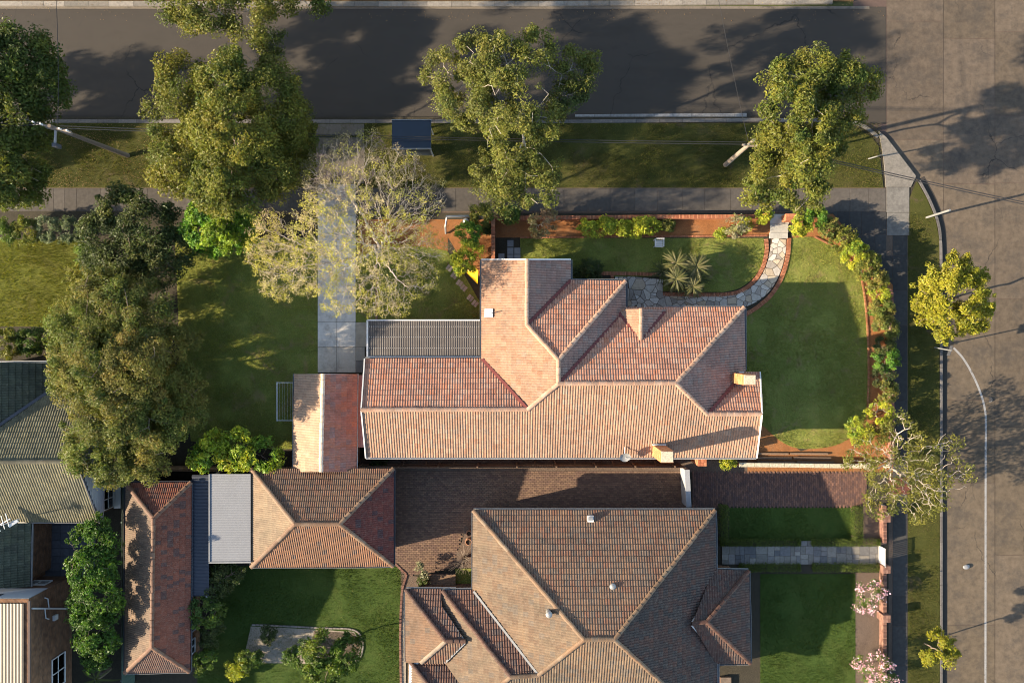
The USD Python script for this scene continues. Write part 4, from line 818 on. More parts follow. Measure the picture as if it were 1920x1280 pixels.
def whirly(px, py, z, label):
    w = thing('roof_turbine', label, 'vent', P(px, py, z)); c = P(px, py, z)
    w.part('base', tube([c - [0, 0, 0.25], c + [0, 0, 0.08]], [0.16, 0.12], 12), M['grey_metal']); mm = trimesh.creation.icosphere(2, 0.19); vv = mm.vertices * [1, 1, 0.8] + c + [0, 0, 0.22]
    w.part('dome', (vv, mm.faces), M['grey_metal'], smooth=True); w.part('vane', cat([beam(c + [0.19 * math.cos(t), 0.19 * math.sin(t), 0.12], c + [0.1 * math.cos(t + 0.3), 0.1 * math.sin(t + 0.3), 0.36], 0.02, 0.012) for t in np.linspace(0, 2 * np.pi, 12, endpoint=False)]), M['grey_metal'])
whirly(1148, 1097, 4.55, 'round pale roof turbine on the brown rear slope of the big house'); whirly(1029, 1149, 5.3, 'round pale roof turbine on the pale left slope of the big house')
tv2 = thing('roof_vent', 'small white box vent near the rear gutter of the big brown house', 'vent', P(1107, 972, 3.05))
tv2.part('hood', beam(P(1101.5, 972, 3.12), P(1113, 972, 3.12), 0.36, 0.2), M['white_paint']); tv2.part('cap', beam(P(1103, 972, 3.26), P(1111.5, 972, 3.26), 0.2, 0.04), M['grey_metal'])

# --- neighbour: green tiled house on the left
GRN = [(0.050, 0.055, 0.036, 4), (0.057, 0.060, 0.039, 3), (0.041, 0.043, 0.030, 2)]; GRL = [(0.099, 0.090, 0.055, 4), (0.086, 0.079, 0.048, 3), (0.073, 0.069, 0.044, 2)]
gh = thing('green_house', 'house with mossy green tiled gable roof and white boarded gable end at the left edge', 'house', P(60, 870, 0))
N = Roof(gh, GRN, M['tile_green'], M['deck_green'], 15)
N.face([(-120, 678, 5.25), (88, 680, 2.8), (90, 735, 2.8), (0, 797, 3.88), (-90, 860, 4.9)])
N.face([(90, 733, 2.8), (187, 732, 2.8), (143, 865, 5.0), (-90, 866, 5.0), (0, 797, 3.88)], GRL)
N.face([(-90, 866, 5.0), (143, 865, 5.0), (187, 977, 2.8), (-90, 977, 2.8)], GRL)
N.face([(57, 980, 2.8), (55, 1100, 2.8), (-90, 1105, 4.55), (-90, 980, 4.55)])
N.finish(2.8, M['brick_brown'], inset=0.3)
N.caps((-90, 866, 5.02), (143, 865, 5.02), [(0.089, 0.081, 0.057, 1), (0.071, 0.068, 0.048, 1)]); N.valley((90, 735, 2.82), (-60, 838, 4.6), M['dark_metal'])
for a, b in (((187, 978.5, 2.8), (40, 979, 2.8)), ((91.5, 680, 2.8), (91.5, 733, 2.8)), ((58.5, 982, 2.8), (56.5, 1100, 2.8)), ((-90, 678, 2.8), (90, 678, 2.8))): N.gutter(a, b, M['grey_metal'])
gb = gable(gh, (187, 732, 2.8), (143, 865, 5.0), (187, 977, 2.8), M['white_clad'], inset=(-0.2, 0, 0), name='gable_board', thick=0.1, down=0.5)
A_, T_, B_ = P(187, 732, 2.8), P(143, 865, 5.0), P(187, 977, 2.8)
for k in range(14):
    z = 2.5 + 0.17 * k; t = np.clip((z - 2.75) / 2.2, 0, 1); y0, y1 = A_[1] + (T_[1] - A_[1]) * t - 0.1, B_[1] + (T_[1] - B_[1]) * t + 0.1
    if y0 - y1 > 0.3: gb.part('weatherboard', bx(A_[0] - 0.013, A_[0] + 0.012, y1, y0, z, z + 0.155), M['white_clad'])
gh.part('barge_board', beam(A_ + [0.02, 0, 0], T_ + [0.02, 0, 0], 0.05, 0.18), M['dark_metal']); gh.part('barge_board', beam(B_ + [0.02, 0, 0], T_ + [0.02, 0, 0], 0.05, 0.18), M['dark_metal'])
window(gh, [A_[0] - 0.29, P(0, 935, 1.5)[1], 1.35], '+x', 1.3, 1.15)
gh.part('window_hood', bx(A_[0] - 0.28, A_[0] + 0.15, P(0, 935, 1.5)[1] - 0.75, P(0, 935, 1.5)[1] + 0.75, 0.62, 0.68), M['white_metal'])
an = thing('tv_antenna', 'pale television antenna on the lower green roof', 'antenna', P(28, 970, 4.4)); a0 = P(28, 975, 3.6)
an.part('mast', tube([a0 - [0, 0, 0.4], a0 + [0, 0, 1.2]], 0.03), M['white_metal']); an.part('boom', beam(a0 + [-0.7, -0.3, 1.1], a0 + [0.45, 0.35, 1.1], 0.05, 0.05), M['white_metal'])
an.part('element', cat([beam(a0 + [-0.6 + 0.25 * k, -0.25 + 0.14 * k - 0.4, 1.13], a0 + [-0.6 + 0.25 * k - 0.2, -0.25 + 0.14 * k + 0.35, 1.13], 0.03, 0.03) for k in range(5)]), M['white_metal']); an.part('bracket', cat([beam(a0 + [0.3, -0.1, 1.0], a0 + [0.75, 0.2, 0.9], 0.16, 0.1)]), M['white_metal'])
# side wing of the green house: brick block with tan sheet roof
wg = thing('brick_flats', 'two storey brown brick block with tan ribbed metal roof in the bottom left corner', 'building', P(90, 1200, 0))
xw = P(137, 0, 0)[0]; yn = P(0, 1078, 0)[1]
wg.part('wall', bx(xw - 6, xw, yn - 12, yn, 0.05, 4.4), M['brick_brown'])
wg.part('roof_sheet', ribbed((-120, 1131, 44, 1450), 4.46, 'y', 0.19, 0.018), M['tan_metal']); wg.part('gutter', beam([xw + 0.05, yn - 0.1, 4.42], [xw + 0.05, yn - 12, 4.42], 0.12, 0.12), M['deck'])
wg.part('cladding', bx(xw - 6, xw - 0.02, yn + 0.003, yn + 0.04, 2.6, 4.35), M['white_clad']); wg.part('skylight', bx(xw - 3.0, xw - 1.9, yn + 0.045, yn + 0.08, 3.7, 4.3), M['room'])
window(wg, [xw + 0.002, P(0, 1256, 1.5)[1], 1.6], '+x', 1.9, 1.35, panes=2)
window(wg, [xw - 1.2, yn + 0.002, 1.6], '+y', 1.3, 0.8)
pz = lambda py, z: [xw + 0.06, P(0, py, z)[1], z]
wg.part('drain_pipe', cat([tube([pz(1140, 4.2), pz(1140, 2.6), pz(1140, 0.2)], 0.045), tube([pz(1139, 3.0), pz(1158, 2.9), pz(1160, 2.6)], 0.035), tube([pz(1139, 2.6), pz(1122, 2.7), pz(1120, 3.0)], 0.035)]), M['white_paint'])
wg.part('meter_box', bx(xw + 0.002, xw + 0.14, P(0, 1156, 1.9)[1] - 0.15, P(0, 1156, 1.9)[1] + 0.15, 1.8, 2.15), M['white_paint'])
wl = thing('brick_porch', 'small brown brick wall with a white vent beside the grey court', 'wall', P(90, 1050, 0)); xq = P(88, 0, 0)[0]; ya, yb = P(0, 1020, 0)[1], P(0, 1075, 0)[1]
wl.part('wall', bx(xq - 2.0, xq, yb, ya, 0.05, 2.6), M['brick_brown']); wl.part('vent', bx(xq + 0.002, xq + 0.05, ya - 0.7, ya - 0.25, 1.4, 1.9), M['white_paint']); wl.part('rail', tube([[xq + 0.05, yb + 0.1, 2.2], [xq + 0.06, yb + 0.5, 0.4]], 0.04), M['pole_wood'])
# ------------------------------------------------------------------ trees, shrubs, hedges, grass
def unit(v): return v / (np.linalg.norm(v, axis=-1, keepdims=True) + 1e-12)
def rdir(rg, n): return unit(rg.normal(size=(n, 3)))
def leaf_cards(c, out, size, rg, tint, up=0.55, ratio=0.5, loose=0.75):
    """A leaf (two triangles, folded along its rib) at each point c."""
    n = len(c); nor = unit(out * 0.7 + rdir(rg, n) * loose + np.array([0, 0, up])); a = unit(np.cross(nor, rdir(rg, n))); b = np.cross(nor, a)
    l = size * rg.uniform(0.65, 1.25, (n, 1)); w = l * ratio
    v = np.stack([c - a * l / 2, c + b * w / 2 + nor * l * 0.12, c + a * l / 2 - nor * l * 0.1, c - b * w / 2 + nor * l * 0.12], 1).reshape(-1, 3)
    k = np.arange(n)[:, None] * 4; f = np.stack([k + [0, 1, 2], k + [0, 2, 3]], 1).reshape(-1, 3)
    return v, f, np.repeat(tint, 4, 0)

def grow(base, fork, att, D, rg, di=2.6, dk=None, iters=90, wob=0.25):
    """Branches that grow from the trunk towards the attraction points; returns nodes and parents."""
    dk = dk or D * 1.3; n0 = max(2, int(np.linalg.norm(fork - base) / D)); nodes = [base + (fork - base) * t for t in np.linspace(0, 1, n0)]; par = [-1] + list(range(n0 - 1))
    att = np.array(att); alive = np.ones(len(att), bool)
    for it in range(iters):
        if not alive.any(): break
        N = np.array(nodes); d, i = cKDTree(N).query(att[alive]); reach = d < (di if it > 25 else 60)
        if not reach.any(): break
        A, I = att[alive][reach], i[reach]; new = []
        acc = np.zeros((len(N), 3)); np.add.at(acc, I, unit(A - N[I])); touched = np.unique(I)
        for t in touched:
            g = acc[t]; ln = np.linalg.norm(g)
            if ln < 1e-3: continue
            dirn = unit(g / ln + rg.normal(0, wob, 3)); new.append((N[t] + dirn * D, t))
        if not new: break
        for p, t in new: nodes.append(p); par.append(int(t))
        d2, _ = cKDTree(np.array([p for p, _ in new])).query(att); alive &= d2 > dk
        if len(nodes) > 20000: break
    return np.array(nodes), np.array(par)

def limbs(nodes, par, tip, power, rmax, sides=5, fine_sides=4):
    n = len(nodes); kids = [[] for _ in range(n)]
    for i in range(1, n): kids[par[i]].append(i)
    r = np.zeros(n)
    for i in range(n - 1, -1, -1): r[i] = tip if not kids[i] else sum(r[k] ** power for k in kids[i]) ** (1 / power)
    if r[0] > rmax: r = tip + (r - tip) * (rmax - tip) / (r[0] - tip)
    trunk, rest, stack = [], [], [(0, None)]
    first = True
    while stack:
        s, frm = stack.pop(); chain = [s] if frm is None else [frm, s]; cur = s
        while kids[cur]:
            ks = sorted(kids[cur], key=lambda k: -r[k]); stack += [(k, cur) for k in ks[1:]]; cur = ks[0]; chain.append(cur)
        if len(chain) > 1:
            rr = r[chain].copy();  rr[0] = min(rr[0], rr[1] * 1.3) if frm is not None else rr[0] * 1.15
            (trunk if first else rest).append(tube(nodes[chain], rr, 7 if first else (sides if rr.max() > 0.05 else fine_sides))); first = False
    return cat(trunk), (cat(rest) if rest else None)

def pal_pick(pal, rg, n):
    p = np.asarray(pal, float); return p[rg.choice(len(p), n, p=p[:, 3] / p[:, 3].sum()), :3]

def tree(name, label, cat_, lobes, base, pal, seed, group=None, leaf=0.2, dens=1.5, per=150, rc=(0.38, 0.68), flat=0.8, D=0.5, tip=0.012, rmax=0.22, bark='bark', fork_z=None, low=-0.35, twig=None, fill=1.0, kind_parts=('trunk', 'branches', 'foliage'), ratio=0.5, jitter=0.16, bright=1.08):  # bright scales leaf colour, kept lower to dim trees beyond the lot
    """lobes: (px, py, z, radius in px) of the rounded masses of the crown; base: (px, py) of the trunk's foot or None for below the crown."""
    rg = np.random.default_rng(seed); C = np.array([P(x, y, z) for x, y, z, r in lobes]); Rr = np.array([r * S * (H - z) / H for _, _, z, r in lobes])
    foot = P(*base, 0.12) if base is not None else np.append(C[:, :2].mean(0), 0.12)
    t = thing(name, label, cat_, foot, group); cl, outd, own = [], [], []
    for c, R_ in zip(C, Rr):
        n = int(dens * 2.4 * math.pi * R_ * R_ * 1.35) + 3; d = rdir(rg, n); d[:, 2] = np.where(d[:, 2] < low, -d[:, 2] * 0.6, d[:, 2]); d = unit(d)
        p = c + d * (R_ * rg.uniform(0.72, 1.02, (n, 1)) * (1 + 0.16 * (meshkit.noise(c + d * 2.2, seed) - 0.5))[:, None]) * np.array([1, 1, flat]); cl.append(p); outd.append(d)
    core_n = sum(map(len, cl)); ex_i = rg.choice(core_n, int(core_n * 0.32)); cl, outd = np.vstack(cl), np.vstack(outd)
    exo = outd[ex_i]; exp_ = cl[ex_i] + exo * rg.uniform(0.15, 0.62, (len(ex_i), 1)) * min(1.0, Rr.mean() / 1.2); small = np.concatenate([np.zeros(core_n, bool), np.ones(len(ex_i), bool)]); cl, outd = np.vstack([cl, exp_]), np.vstack([outd, exo])
    deep = np.zeros(len(cl), bool)
    for c, R_ in zip(C, Rr): deep |= np.linalg.norm((cl - c) / np.array([1, 1, flat]), axis=1) < 0.62 * R_
    cl, outd, small = cl[~deep], outd[~deep], small[~deep]; cl[:, 2] = np.maximum(cl[:, 2], 0.35)
    # skeleton
    fz = fork_z if fork_z is not None else max(0.3, 0.42 * C[:, 2].mean()); fork = np.append(foot[:2] * 0.75 + C[:, :2].mean(0) * 0.25, fz)
    att = cl if twig is None else np.vstack([cl] + [c + rdir(rg, int(twig * R_ ** 2)) * R_ * rg.uniform(0.2, 1, (int(twig * R_ ** 2), 1)) ** 0.5 * np.array([1, 1, flat]) for c, R_ in zip(C, Rr)])
    nodes, par = grow(foot, fork, att, D, rg); tr, br = limbs(nodes, par, tip, 2.3, rmax)
    t.part(kind_parts[0], tr, M[bark])
    if br is not None: t.part(kind_parts[1], br, M[bark], kind='stuff')
    # leaves
    k = rg.uniform(0.6, 1.35, len(cl)) * np.where(small, 0.28, 1); cnt = (per * k * fill).astype(int)
    if fill < 1: cnt = np.where(rg.random(len(cl)) < 0.15, 0, cnt)
    tot = cnt.sum(); idx = np.repeat(np.arange(len(cl)), cnt); rcl = rg.uniform(*rc, len(cl)) * np.where(small, 0.5, 1)
    loc = rdir(rg, tot); rad = rcl[idx] * rg.uniform(0, 1, tot) ** 0.45; pos = cl[idx] + loc * rad[:, None] * np.array([1, 1, 0.75]); pos[:, 2] = np.maximum(pos[:, 2], 0.16)
    near = cKDTree(C).query(cl)[1]; mood = pal_pick(pal, rg, len(C)) * rg.uniform(0.85, 1.15, (len(C), 1)); base_t = (pal_pick(pal, rg, len(cl)) * 0.6 + mood[near] * 0.4) * rg.uniform(1 - jitter, 1 + jitter, (len(cl), 1)); tint = bright * base_t[idx] * rg.uniform(0.75, 1.25, (tot, 1)) * (1 + rg.normal(0, 0.05, (tot, 3)))
    t.part(kind_parts[2], leaf_cards(pos, unit(outd[idx] * 0.5 + loc), (leaf * rg.uniform(0.75, 1.3, len(cl)))[idx][:, None], rg, tint, ratio=ratio), M['leaf'], kind='stuff')
    return t, nodes, par, rg

OLIVE = [(0.115, 0.115, 0.018, 4), (0.085, 0.098, 0.016, 3), (0.14, 0.13, 0.022, 2), (0.06, 0.078, 0.014, 2)]
GREEN = [(0.05, 0.085, 0.014, 4), (0.075, 0.11, 0.016, 3), (0.10, 0.125, 0.018, 1.5), (0.035, 0.06, 0.012, 2)]
LIME = [(0.19, 0.18, 0.014, 4), (0.155, 0.155, 0.014, 3), (0.22, 0.2, 0.02, 2)]
TWO = [(0.13, 0.125, 0.018, 4), (0.10, 0.11, 0.016, 3), (0.06, 0.085, 0.014, 3), (0.16, 0.145, 0.02, 1.5)]
BROWNG = [(0.095, 0.102, 0.02, 4), (0.14, 0.118, 0.024, 2.5), (0.075, 0.095, 0.017, 3.5), (0.16, 0.125, 0.03, 1), (0.07, 0.082, 0.018, 2)]
DARKG = [(0.038, 0.052, 0.014, 4), (0.055, 0.066, 0.016, 3), (0.03, 0.042, 0.012, 2), (0.085, 0.085, 0.02, 0.7)]
FRESH = [(0.06, 0.13, 0.014, 4), (0.09, 0.16, 0.016, 3), (0.16, 0.19, 0.018, 1.5), (0.045, 0.09, 0.014, 2)]
YEL = [(0.24, 0.24, 0.02, 4), (0.19, 0.21, 0.02, 3), (0.1, 0.15, 0.018, 2)]
tree('leafy_tree', 'broad leafy green street tree cut by the left edge of the picture', 'tree', [(-30, 150, 6.5, 95), (35, 115, 6.5, 58), (75, 160, 6, 48), (25, 215, 6, 70), (-20, 300, 6, 90), (32, 290, 5.5, 58), (40, 350, 4.5, 48)], (-5, 235), [(0.075, 0.095, 0.016, 4), (0.05, 0.07, 0.014, 3), (0.11, 0.115, 0.018, 2)], 31, leaf=0.18, dens=1.1, per=200, rc=(0.42, 0.78))
tree('leafy_tree', 'street tree standing left of the picture\'s edge, its shadow on the asphalt', 'tree', [(-540, 245, 6.5, 85), (-480, 275, 6.2, 60), (-600, 265, 6.5, 70), (-530, 315, 6, 60), (-440, 225, 6.2, 50)], (-350, 300), GREEN, 30, leaf=0.24, dens=0.9, per=110, rc=(0.4, 0.75))
tree('round_tree', 'dense rounded olive green street tree standing before the top left of the lot', 'tree', [(345, 150, 6, 45), (430, 150, 7.4, 52), (500, 180, 7, 58), (345, 230, 6.8, 60), (440, 240, 8, 75), (530, 230, 6.4, 50), (342, 310, 6.4, 54), (430, 330, 7, 68), (515, 310, 6.4, 58), (430, 372, 5.3, 38), (556, 272, 5, 34)], (452, 285), TWO, 32, leaf=0.15, dens=1.05, per=260, rc=(0.42, 0.8))
tree('street_tree', 'olive street tree at the top edge left, growing beyond the asphalt street', 'tree', [(315, 5, 7, 42), (385, 12, 7.4, 50), (470, 38, 7, 46), (502, 78, 6.4, 26), (372, 44, 6.4, 24), (580, 2, 6.4, 28), (530, -25, 7, 50), (420, -30, 7.5, 60)], (460, -30), OLIVE, 33, leaf=0.15, dens=1.0, per=190, rc=(0.35, 0.72), bark='bark_pale', fill=0.9)
tree('branching_tree', 'light olive street tree with a spreading right branch, right of the blue shelter', 'tree', [(830, 140, 6.6, 42), (868, 180, 7, 54), (900, 108, 7, 46), (955, 120, 7.4, 52), (1005, 95, 7, 42), (1045, 105, 6.4, 30), (1092, 140, 5.8, 34), (1062, 190, 5.8, 34), (945, 190, 8, 58), (890, 205, 6.4, 40), (1000, 220, 6.8, 52), (960, 270, 6.4, 58), (930, 330, 6, 50), (1000, 338, 6, 48), (955, 372, 5.2, 36)], (985, 280), [(0.125, 0.13, 0.022, 4), (0.1, 0.11, 0.02, 3), (0.15, 0.145, 0.03, 2), (0.055, 0.07, 0.016, 2)], 34, leaf=0.14, dens=1.15, per=190, rc=(0.32, 0.66), bark='bark_pale', fill=0.9)
tree('corner_tree', 'tall two tone street tree at the street corner beside the wooden pole', 'tree', [(1478, 150, 6.8, 44), (1530, 138, 7, 42), (1582, 150, 6.8, 38), (1612, 165, 6.4, 32), (1570, 200, 6.2, 44), (1480, 210, 7.4, 48), (1522, 240, 7.4, 48), (1458, 270, 6.2, 42), (1520, 300, 6.8, 46), (1452, 328, 5.6, 42), (1500, 350, 5.6, 42), (1428, 358, 5, 28), (1545, 268, 5.6, 32)], (1500, 290), TWO, 35, leaf=0.15, dens=1.1, per=215, rc=(0.36, 0.7), bark='bark_pale')
tree('lime_tree', 'round yellow green tree on the side verge by the concrete road', 'tree', [(1785, 560, 4.5, 58), (1758, 538, 4.2, 34), (1815, 540, 4.2, 38), (1822, 588, 3.9, 34), (1772, 600, 3.9, 38), (1738, 578, 3.6, 28), (1790, 512, 3.9, 32)], (1752, 566), LIME, 36, leaf=0.15, dens=2.3, per=115, rc=(0.25, 0.45), D=0.35, rmax=0.12)
tree('lime_tree', 'small yellow green tree on the side verge near the bottom edge', 'tree', [(1756, 1215, 2.8, 28), (1742, 1224, 2.6, 20), (1776, 1226, 2.6, 20), (1752, 1196, 2.6, 18), (1772, 1205, 2.6, 16)], (1733, 1205), LIME, 37, leaf=0.13, dens=2.6, per=90, rc=(0.2, 0.36), D=0.25, rmax=0.08)
tree('boundary_tree', 'big brownish olive tree over the left boundary of the back lawn', 'tree', [(205, 560, 4.6, 58), (270, 590, 4.6, 58), (150, 600, 4.3, 48), (180, 680, 5.7, 68), (258, 690, 5.7, 72), (325, 655, 4.1, 44), (330, 732, 4.1, 48), (150, 722, 5.1, 50), (210, 772, 5.7, 68), (290, 790, 5.1, 58), (340, 775, 3.7, 38), (180, 838, 4.6, 52), (228, 872, 4.1, 42), (280, 855, 4.1, 45), (122, 650, 4.1, 28), (225, 590, 2.4, 60), (170, 640, 2.2, 55), (250, 660, 2.6, 70), (210, 730, 2.6, 75), (290, 735, 2.4, 60), (250, 800, 2.4, 65), (220, 850, 2.2, 50)], (262, 715), BROWNG, 38, bright=1.35, leaf=0.13, dens=1.25, per=230, rc=(0.36, 0.7))
tree('dark_tree', 'dark green tree in the top left corner of the lot', 'tree', [(232, 398, 2.8, 44), (200, 440, 2.8, 42), (278, 430, 3.0, 54), (322, 470, 2.6, 42), (296, 502, 2.4, 42), (232, 482, 2.8, 42), (187, 482, 2.4, 30), (250, 520, 2.2, 30)], (275, 452), DARKG, 39, bright=1.35, leaf=0.16, dens=1.7, per=130)
# bushes
def bush(label, lobes, pal, seed, name='shrub', cat_='shrub', group=None, **k):
    a = dict(leaf=0.13, dens=3.2, per=80, rc=(0.16, 0.32), D=0.2, tip=0.008, rmax=0.05, fork_z=0.3, low=-0.1, bright=1.35, kind_parts=('stem', 'stems', 'foliage')); a.update(k)
    return tree(name, label, cat_, lobes, None, pal, seed, group, **a)
bush('glossy green bush between the dark corner tree and the bare tree', [(380, 424, 3.4, 38), (424, 436, 3.6, 44), (460, 434, 3.4, 34), (404, 450, 3.0, 26), (400, 430, 1.6, 50), (440, 430, 1.6, 40)], FRESH + [(0.13, 0.19, 0.02, 3)], 51, leaf=0.2, dens=2.0, rc=(0.25, 0.45), per=75)
bush('bright yellow green bush at the bottom of the back lawn by the garage', [(400, 842, 2.4, 32), (448, 838, 2.7, 36), (498, 852, 2.4, 30), (380, 858, 2.2, 22), (440, 860, 2.4, 28), (520, 862, 2.0, 18)], [(0.13, 0.19, 0.018, 3), (0.24, 0.25, 0.02, 4), (0.08, 0.14, 0.016, 2)], 52, leaf=0.2, dens=2.0, rc=(0.25, 0.45), per=75)
bush('tall bright green hedge tree between the grey court and the outbuilding', [(188, 1010, 3.4, 42), (178, 1060, 3.7, 46), (182, 1120, 3.5, 50), (186, 1178, 3.2, 46), (190, 1216, 2.6, 32)], [(0.06, 0.12, 0.014, 4), (0.085, 0.14, 0.016, 3), (0.04, 0.08, 0.012, 2)], 53, name='hedge_tree', cat_='tree', leaf=0.18, dens=1.9, rc=(0.3, 0.5), per=95, D=0.35, rmax=0.1, bright=0.9)
bush('dark leafy bush below the awning at the edge of the bottom lawn', [(425, 1080, 1.8, 26), (405, 1100, 1.8, 24), (440, 1070, 1.6, 18)], DARKG, 54)
bush('round green bush against the right wall of the red outbuilding', [(382, 1140, 2.1, 30), (395, 1150, 1.9, 22)], GREEN, 55, leaf=0.16)
bush('dark small bush below the round one by the outbuilding', [(398, 1183, 1.4, 22), (392, 1200, 1.2, 15)], DARKG, 56)
bush('small green bush near the lower right corner of the outbuilding', [(385, 1236, 1.2, 20), (376, 1250, 1.0, 14)], GREEN, 57)
bush('yellow green garden tree standing over the gravel bed', [(606, 1214, 2.8, 34), (650, 1226, 2.8, 28), (618, 1258, 2.6, 38), (588, 1240, 2.5, 28), (655, 1205, 2.3, 20)], [(0.08, 0.13, 0.014, 3), (0.14, 0.17, 0.016, 2), (0.05, 0.085, 0.012, 2)], 58, name='garden_tree', cat_='tree', leaf=0.17, dens=2.0, rc=(0.2, 0.42), rmax=0.07, bright=0.85)
bush('dark round clipped bush on the pale gravel bed', [(502, 1187, 0.8, 15)], DARKG, 59, dens=5)
bush('small pale green bush on the gravel near the garden tree', [(545, 1231, 0.7, 14), (550, 1222, 0.6, 9)], GREEN, 60, dens=4)
bush('green bush at the lower left end of the gravel bed', [(468, 1232, 0.8, 20), (478, 1222, 0.7, 12)], GREEN, 61, dens=4)
bush('low yellow green plant right of the outbuilding near the bottom edge', [(445, 1250, 0.6, 20)], YEL, 62, dens=4)
# front hedges of the left neighbour
for i, (x, y, z, r, p, lb) in enumerate(((14, 434, 1.4, 22, GREEN, 'green hedge shrub at the left edge above the sunny lawn'), (52, 433, 1.6, 24, OLIVE, 'olive hedge shrub, second from the left above the sunny lawn'), (92, 430, 1.6, 22, [(0.1, 0.12, 0.06, 1), (0.075, 0.095, 0.04, 1)], 'grey green hedge shrub above the sunny lawn'),
        (128, 432, 1.6, 22, [(0.11, 0.125, 0.07, 1), (0.08, 0.1, 0.04, 1)], 'silvery hedge shrub above the sunny lawn beside the dark tree'), (18, 642, 1.5, 28, OLIVE, 'olive shrub below the sunny lawn at the left edge'), (60, 640, 1.5, 26, GREEN, 'green shrub below the sunny lawn by the green roof'), (88, 632, 1.3, 18, BROWNG, 'brownish shrub at the right end of the row below the sunny lawn'), (160, 520, 1.4, 32, OLIVE, 'spreading yellow green grass clump beside the dark tree'), (165, 480, 1.2, 22, GREEN, 'small green clump on the edge of the sunny lawn'))):
    bush(lb, [(x, y, z * 0.75, r), (x + 8, y + 5, z * 0.6, r * 0.7)], p, 70 + i)
# front garden
SH = [((905, 404, 1.2, 22), OLIVE, 'olive shrub over the brick wall above the mulch yard'), ((955, 402, 1.0, 16), GREEN, 'green shrub on top of the brick front wall'), ((1020, 418, 1.5, 26), [(0.16, 0.11, 0.06, 3), (0.13, 0.12, 0.04, 2), (0.2, 0.16, 0.09, 1)], 'brownish twiggy shrub in the mulch bed by the front wall'),
      ((1104, 428, 0.9, 18), YEL, 'hedge shrub at the left end of the yellow green hedge'), ((1134, 427, 0.9, 18), YEL, 'yellow green hedge shrub, second from the left in the mulch bed'), ((1164, 427, 0.9, 18), YEL + [(0.25, 0.12, 0.05, 1)], 'hedge shrub with reddish leaves, third from the left in the mulch bed'), ((1194, 427, 0.9, 18), YEL, 'yellow green hedge shrub, fourth from the left in the mulch bed'),
      ((1220, 424, 0.8, 15), YEL, 'hedge shrub at the right end of the yellow green hedge'), ((1250, 420, 0.4, 14), BROWNG, 'low dry brownish shrub right of the yellow green hedge'), ((1352, 440, 0.5, 10), YEL, 'small bright shrub in the mulch bed left of the gate'), ((1378, 424, 1.0, 20), [(0.17, 0.17, 0.06, 2), (0.2, 0.17, 0.12, 2)], 'half bare shrub in the mulch bed left of the gate'), ((1399, 420, 0.9, 13), YEL, 'small green shrub beside the half bare one left of the gate'), ((1434, 404, 0.9, 14), YEL, 'bright shrub leaning over the left gate pier'),
      ((1500, 424, 1.2, 20), YEL, 'bright green shrub just right of the gate'), ((1528, 410, 1.2, 20), FRESH, 'fresh green shrub right of the gate by the curved wall'), ((1555, 432, 1.2, 18), BROWNG, 'brownish shrub along the curved wall'), ((1578, 452, 1.3, 24), OLIVE, 'olive shrub along the curved wall'), ((1600, 476, 1.4, 26), YEL, 'yellow green shrub in the middle of the corner hedge'), ((1622, 498, 1.4, 26), OLIVE, 'olive shrub in the lower half of the corner hedge'), ((1640, 524, 1.3, 22), BROWNG, 'brownish shrub where the corner hedge turns down'), ((1648, 548, 1.3, 18), YEL, 'bright shrub just below the turn of the corner hedge'),
      ((1654, 575, 1.2, 20), BROWNG, 'brownish shrub beside the side lawn, upper part of the bed'), ((1644, 585, 0.6, 8), FRESH, 'tiny fresh green plant in the side bed'), ((1660, 612, 1.3, 22), BROWNG, 'dry brown shrub beside the side lawn, middle of the bed'), ((1656, 650, 1.3, 18), DARKG, 'dark shrub beside the side lawn, middle of the bed'), ((1662, 672, 1.4, 22), FRESH, 'glossy green shrub at the right boundary beside the side lawn'), ((1654, 705, 1.3, 20), DARKG, 'dark green shrub below the glossy one at the right boundary'), ((1664, 735, 1.3, 20), BROWNG, 'pale brown shrub at the right boundary above the frangipani'),
      ((1646, 772, 1.4, 24), YEL, 'yellow green shrub above the bare branches at the lot corner'), ((1612, 806, 1.2, 26), YEL, 'spreading yellow green shrub on the lower right of the side lawn'), ((1660, 805, 1.3, 22), OLIVE, 'olive shrub at the right boundary by the bare branches'), ((1366, 866, 0.8, 13), YEL, 'small leafy plant between the house and the low grey wall'),
      ((878, 438, 1.5, 22), FRESH, 'glossy shrub in the mulch yard, upper one of two'), ((888, 468, 1.5, 18), YEL, 'glossy yellow green shrub in the middle of the mulch yard'), ((868, 492, 1.3, 20), YEL, 'leafy shrub beside the yellow sheet and stepping stones'), ((912, 430, 0.6, 9), DARKG, 'small dark plant beside the brick garden wall'), ((1108, 508, 0.9, 20), DARKG, 'dark shaded shrub by the rear house wall'), ((1085, 515, 0.7, 14), DARKG, 'low dark plant in the corner of the rear house wall'), ((712, 866, 0.5, 14), DARKG, 'dark fern like plant in the narrow side passage')]
for i, ((x, y, z, r), p, lb) in enumerate(SH):
    rg_ = np.random.default_rng(900 + i); r *= 1.03; L = [(x, y, z * 0.8, r)] + [(x + rg_.uniform(-.55, .55) * r, y + rg_.uniform(-.45, .45) * r, z * rg_.uniform(.6, 1.05), r * rg_.uniform(.45, .7)) for _ in range(4)]
    bush(lb, L, p, 100 + i, dens=2.6, per=70 if 'bare' not in lb and 'twiggy' not in lb else 34, bark='bark_pale' if 'bare' in lb or 'twiggy' in lb else 'bark')
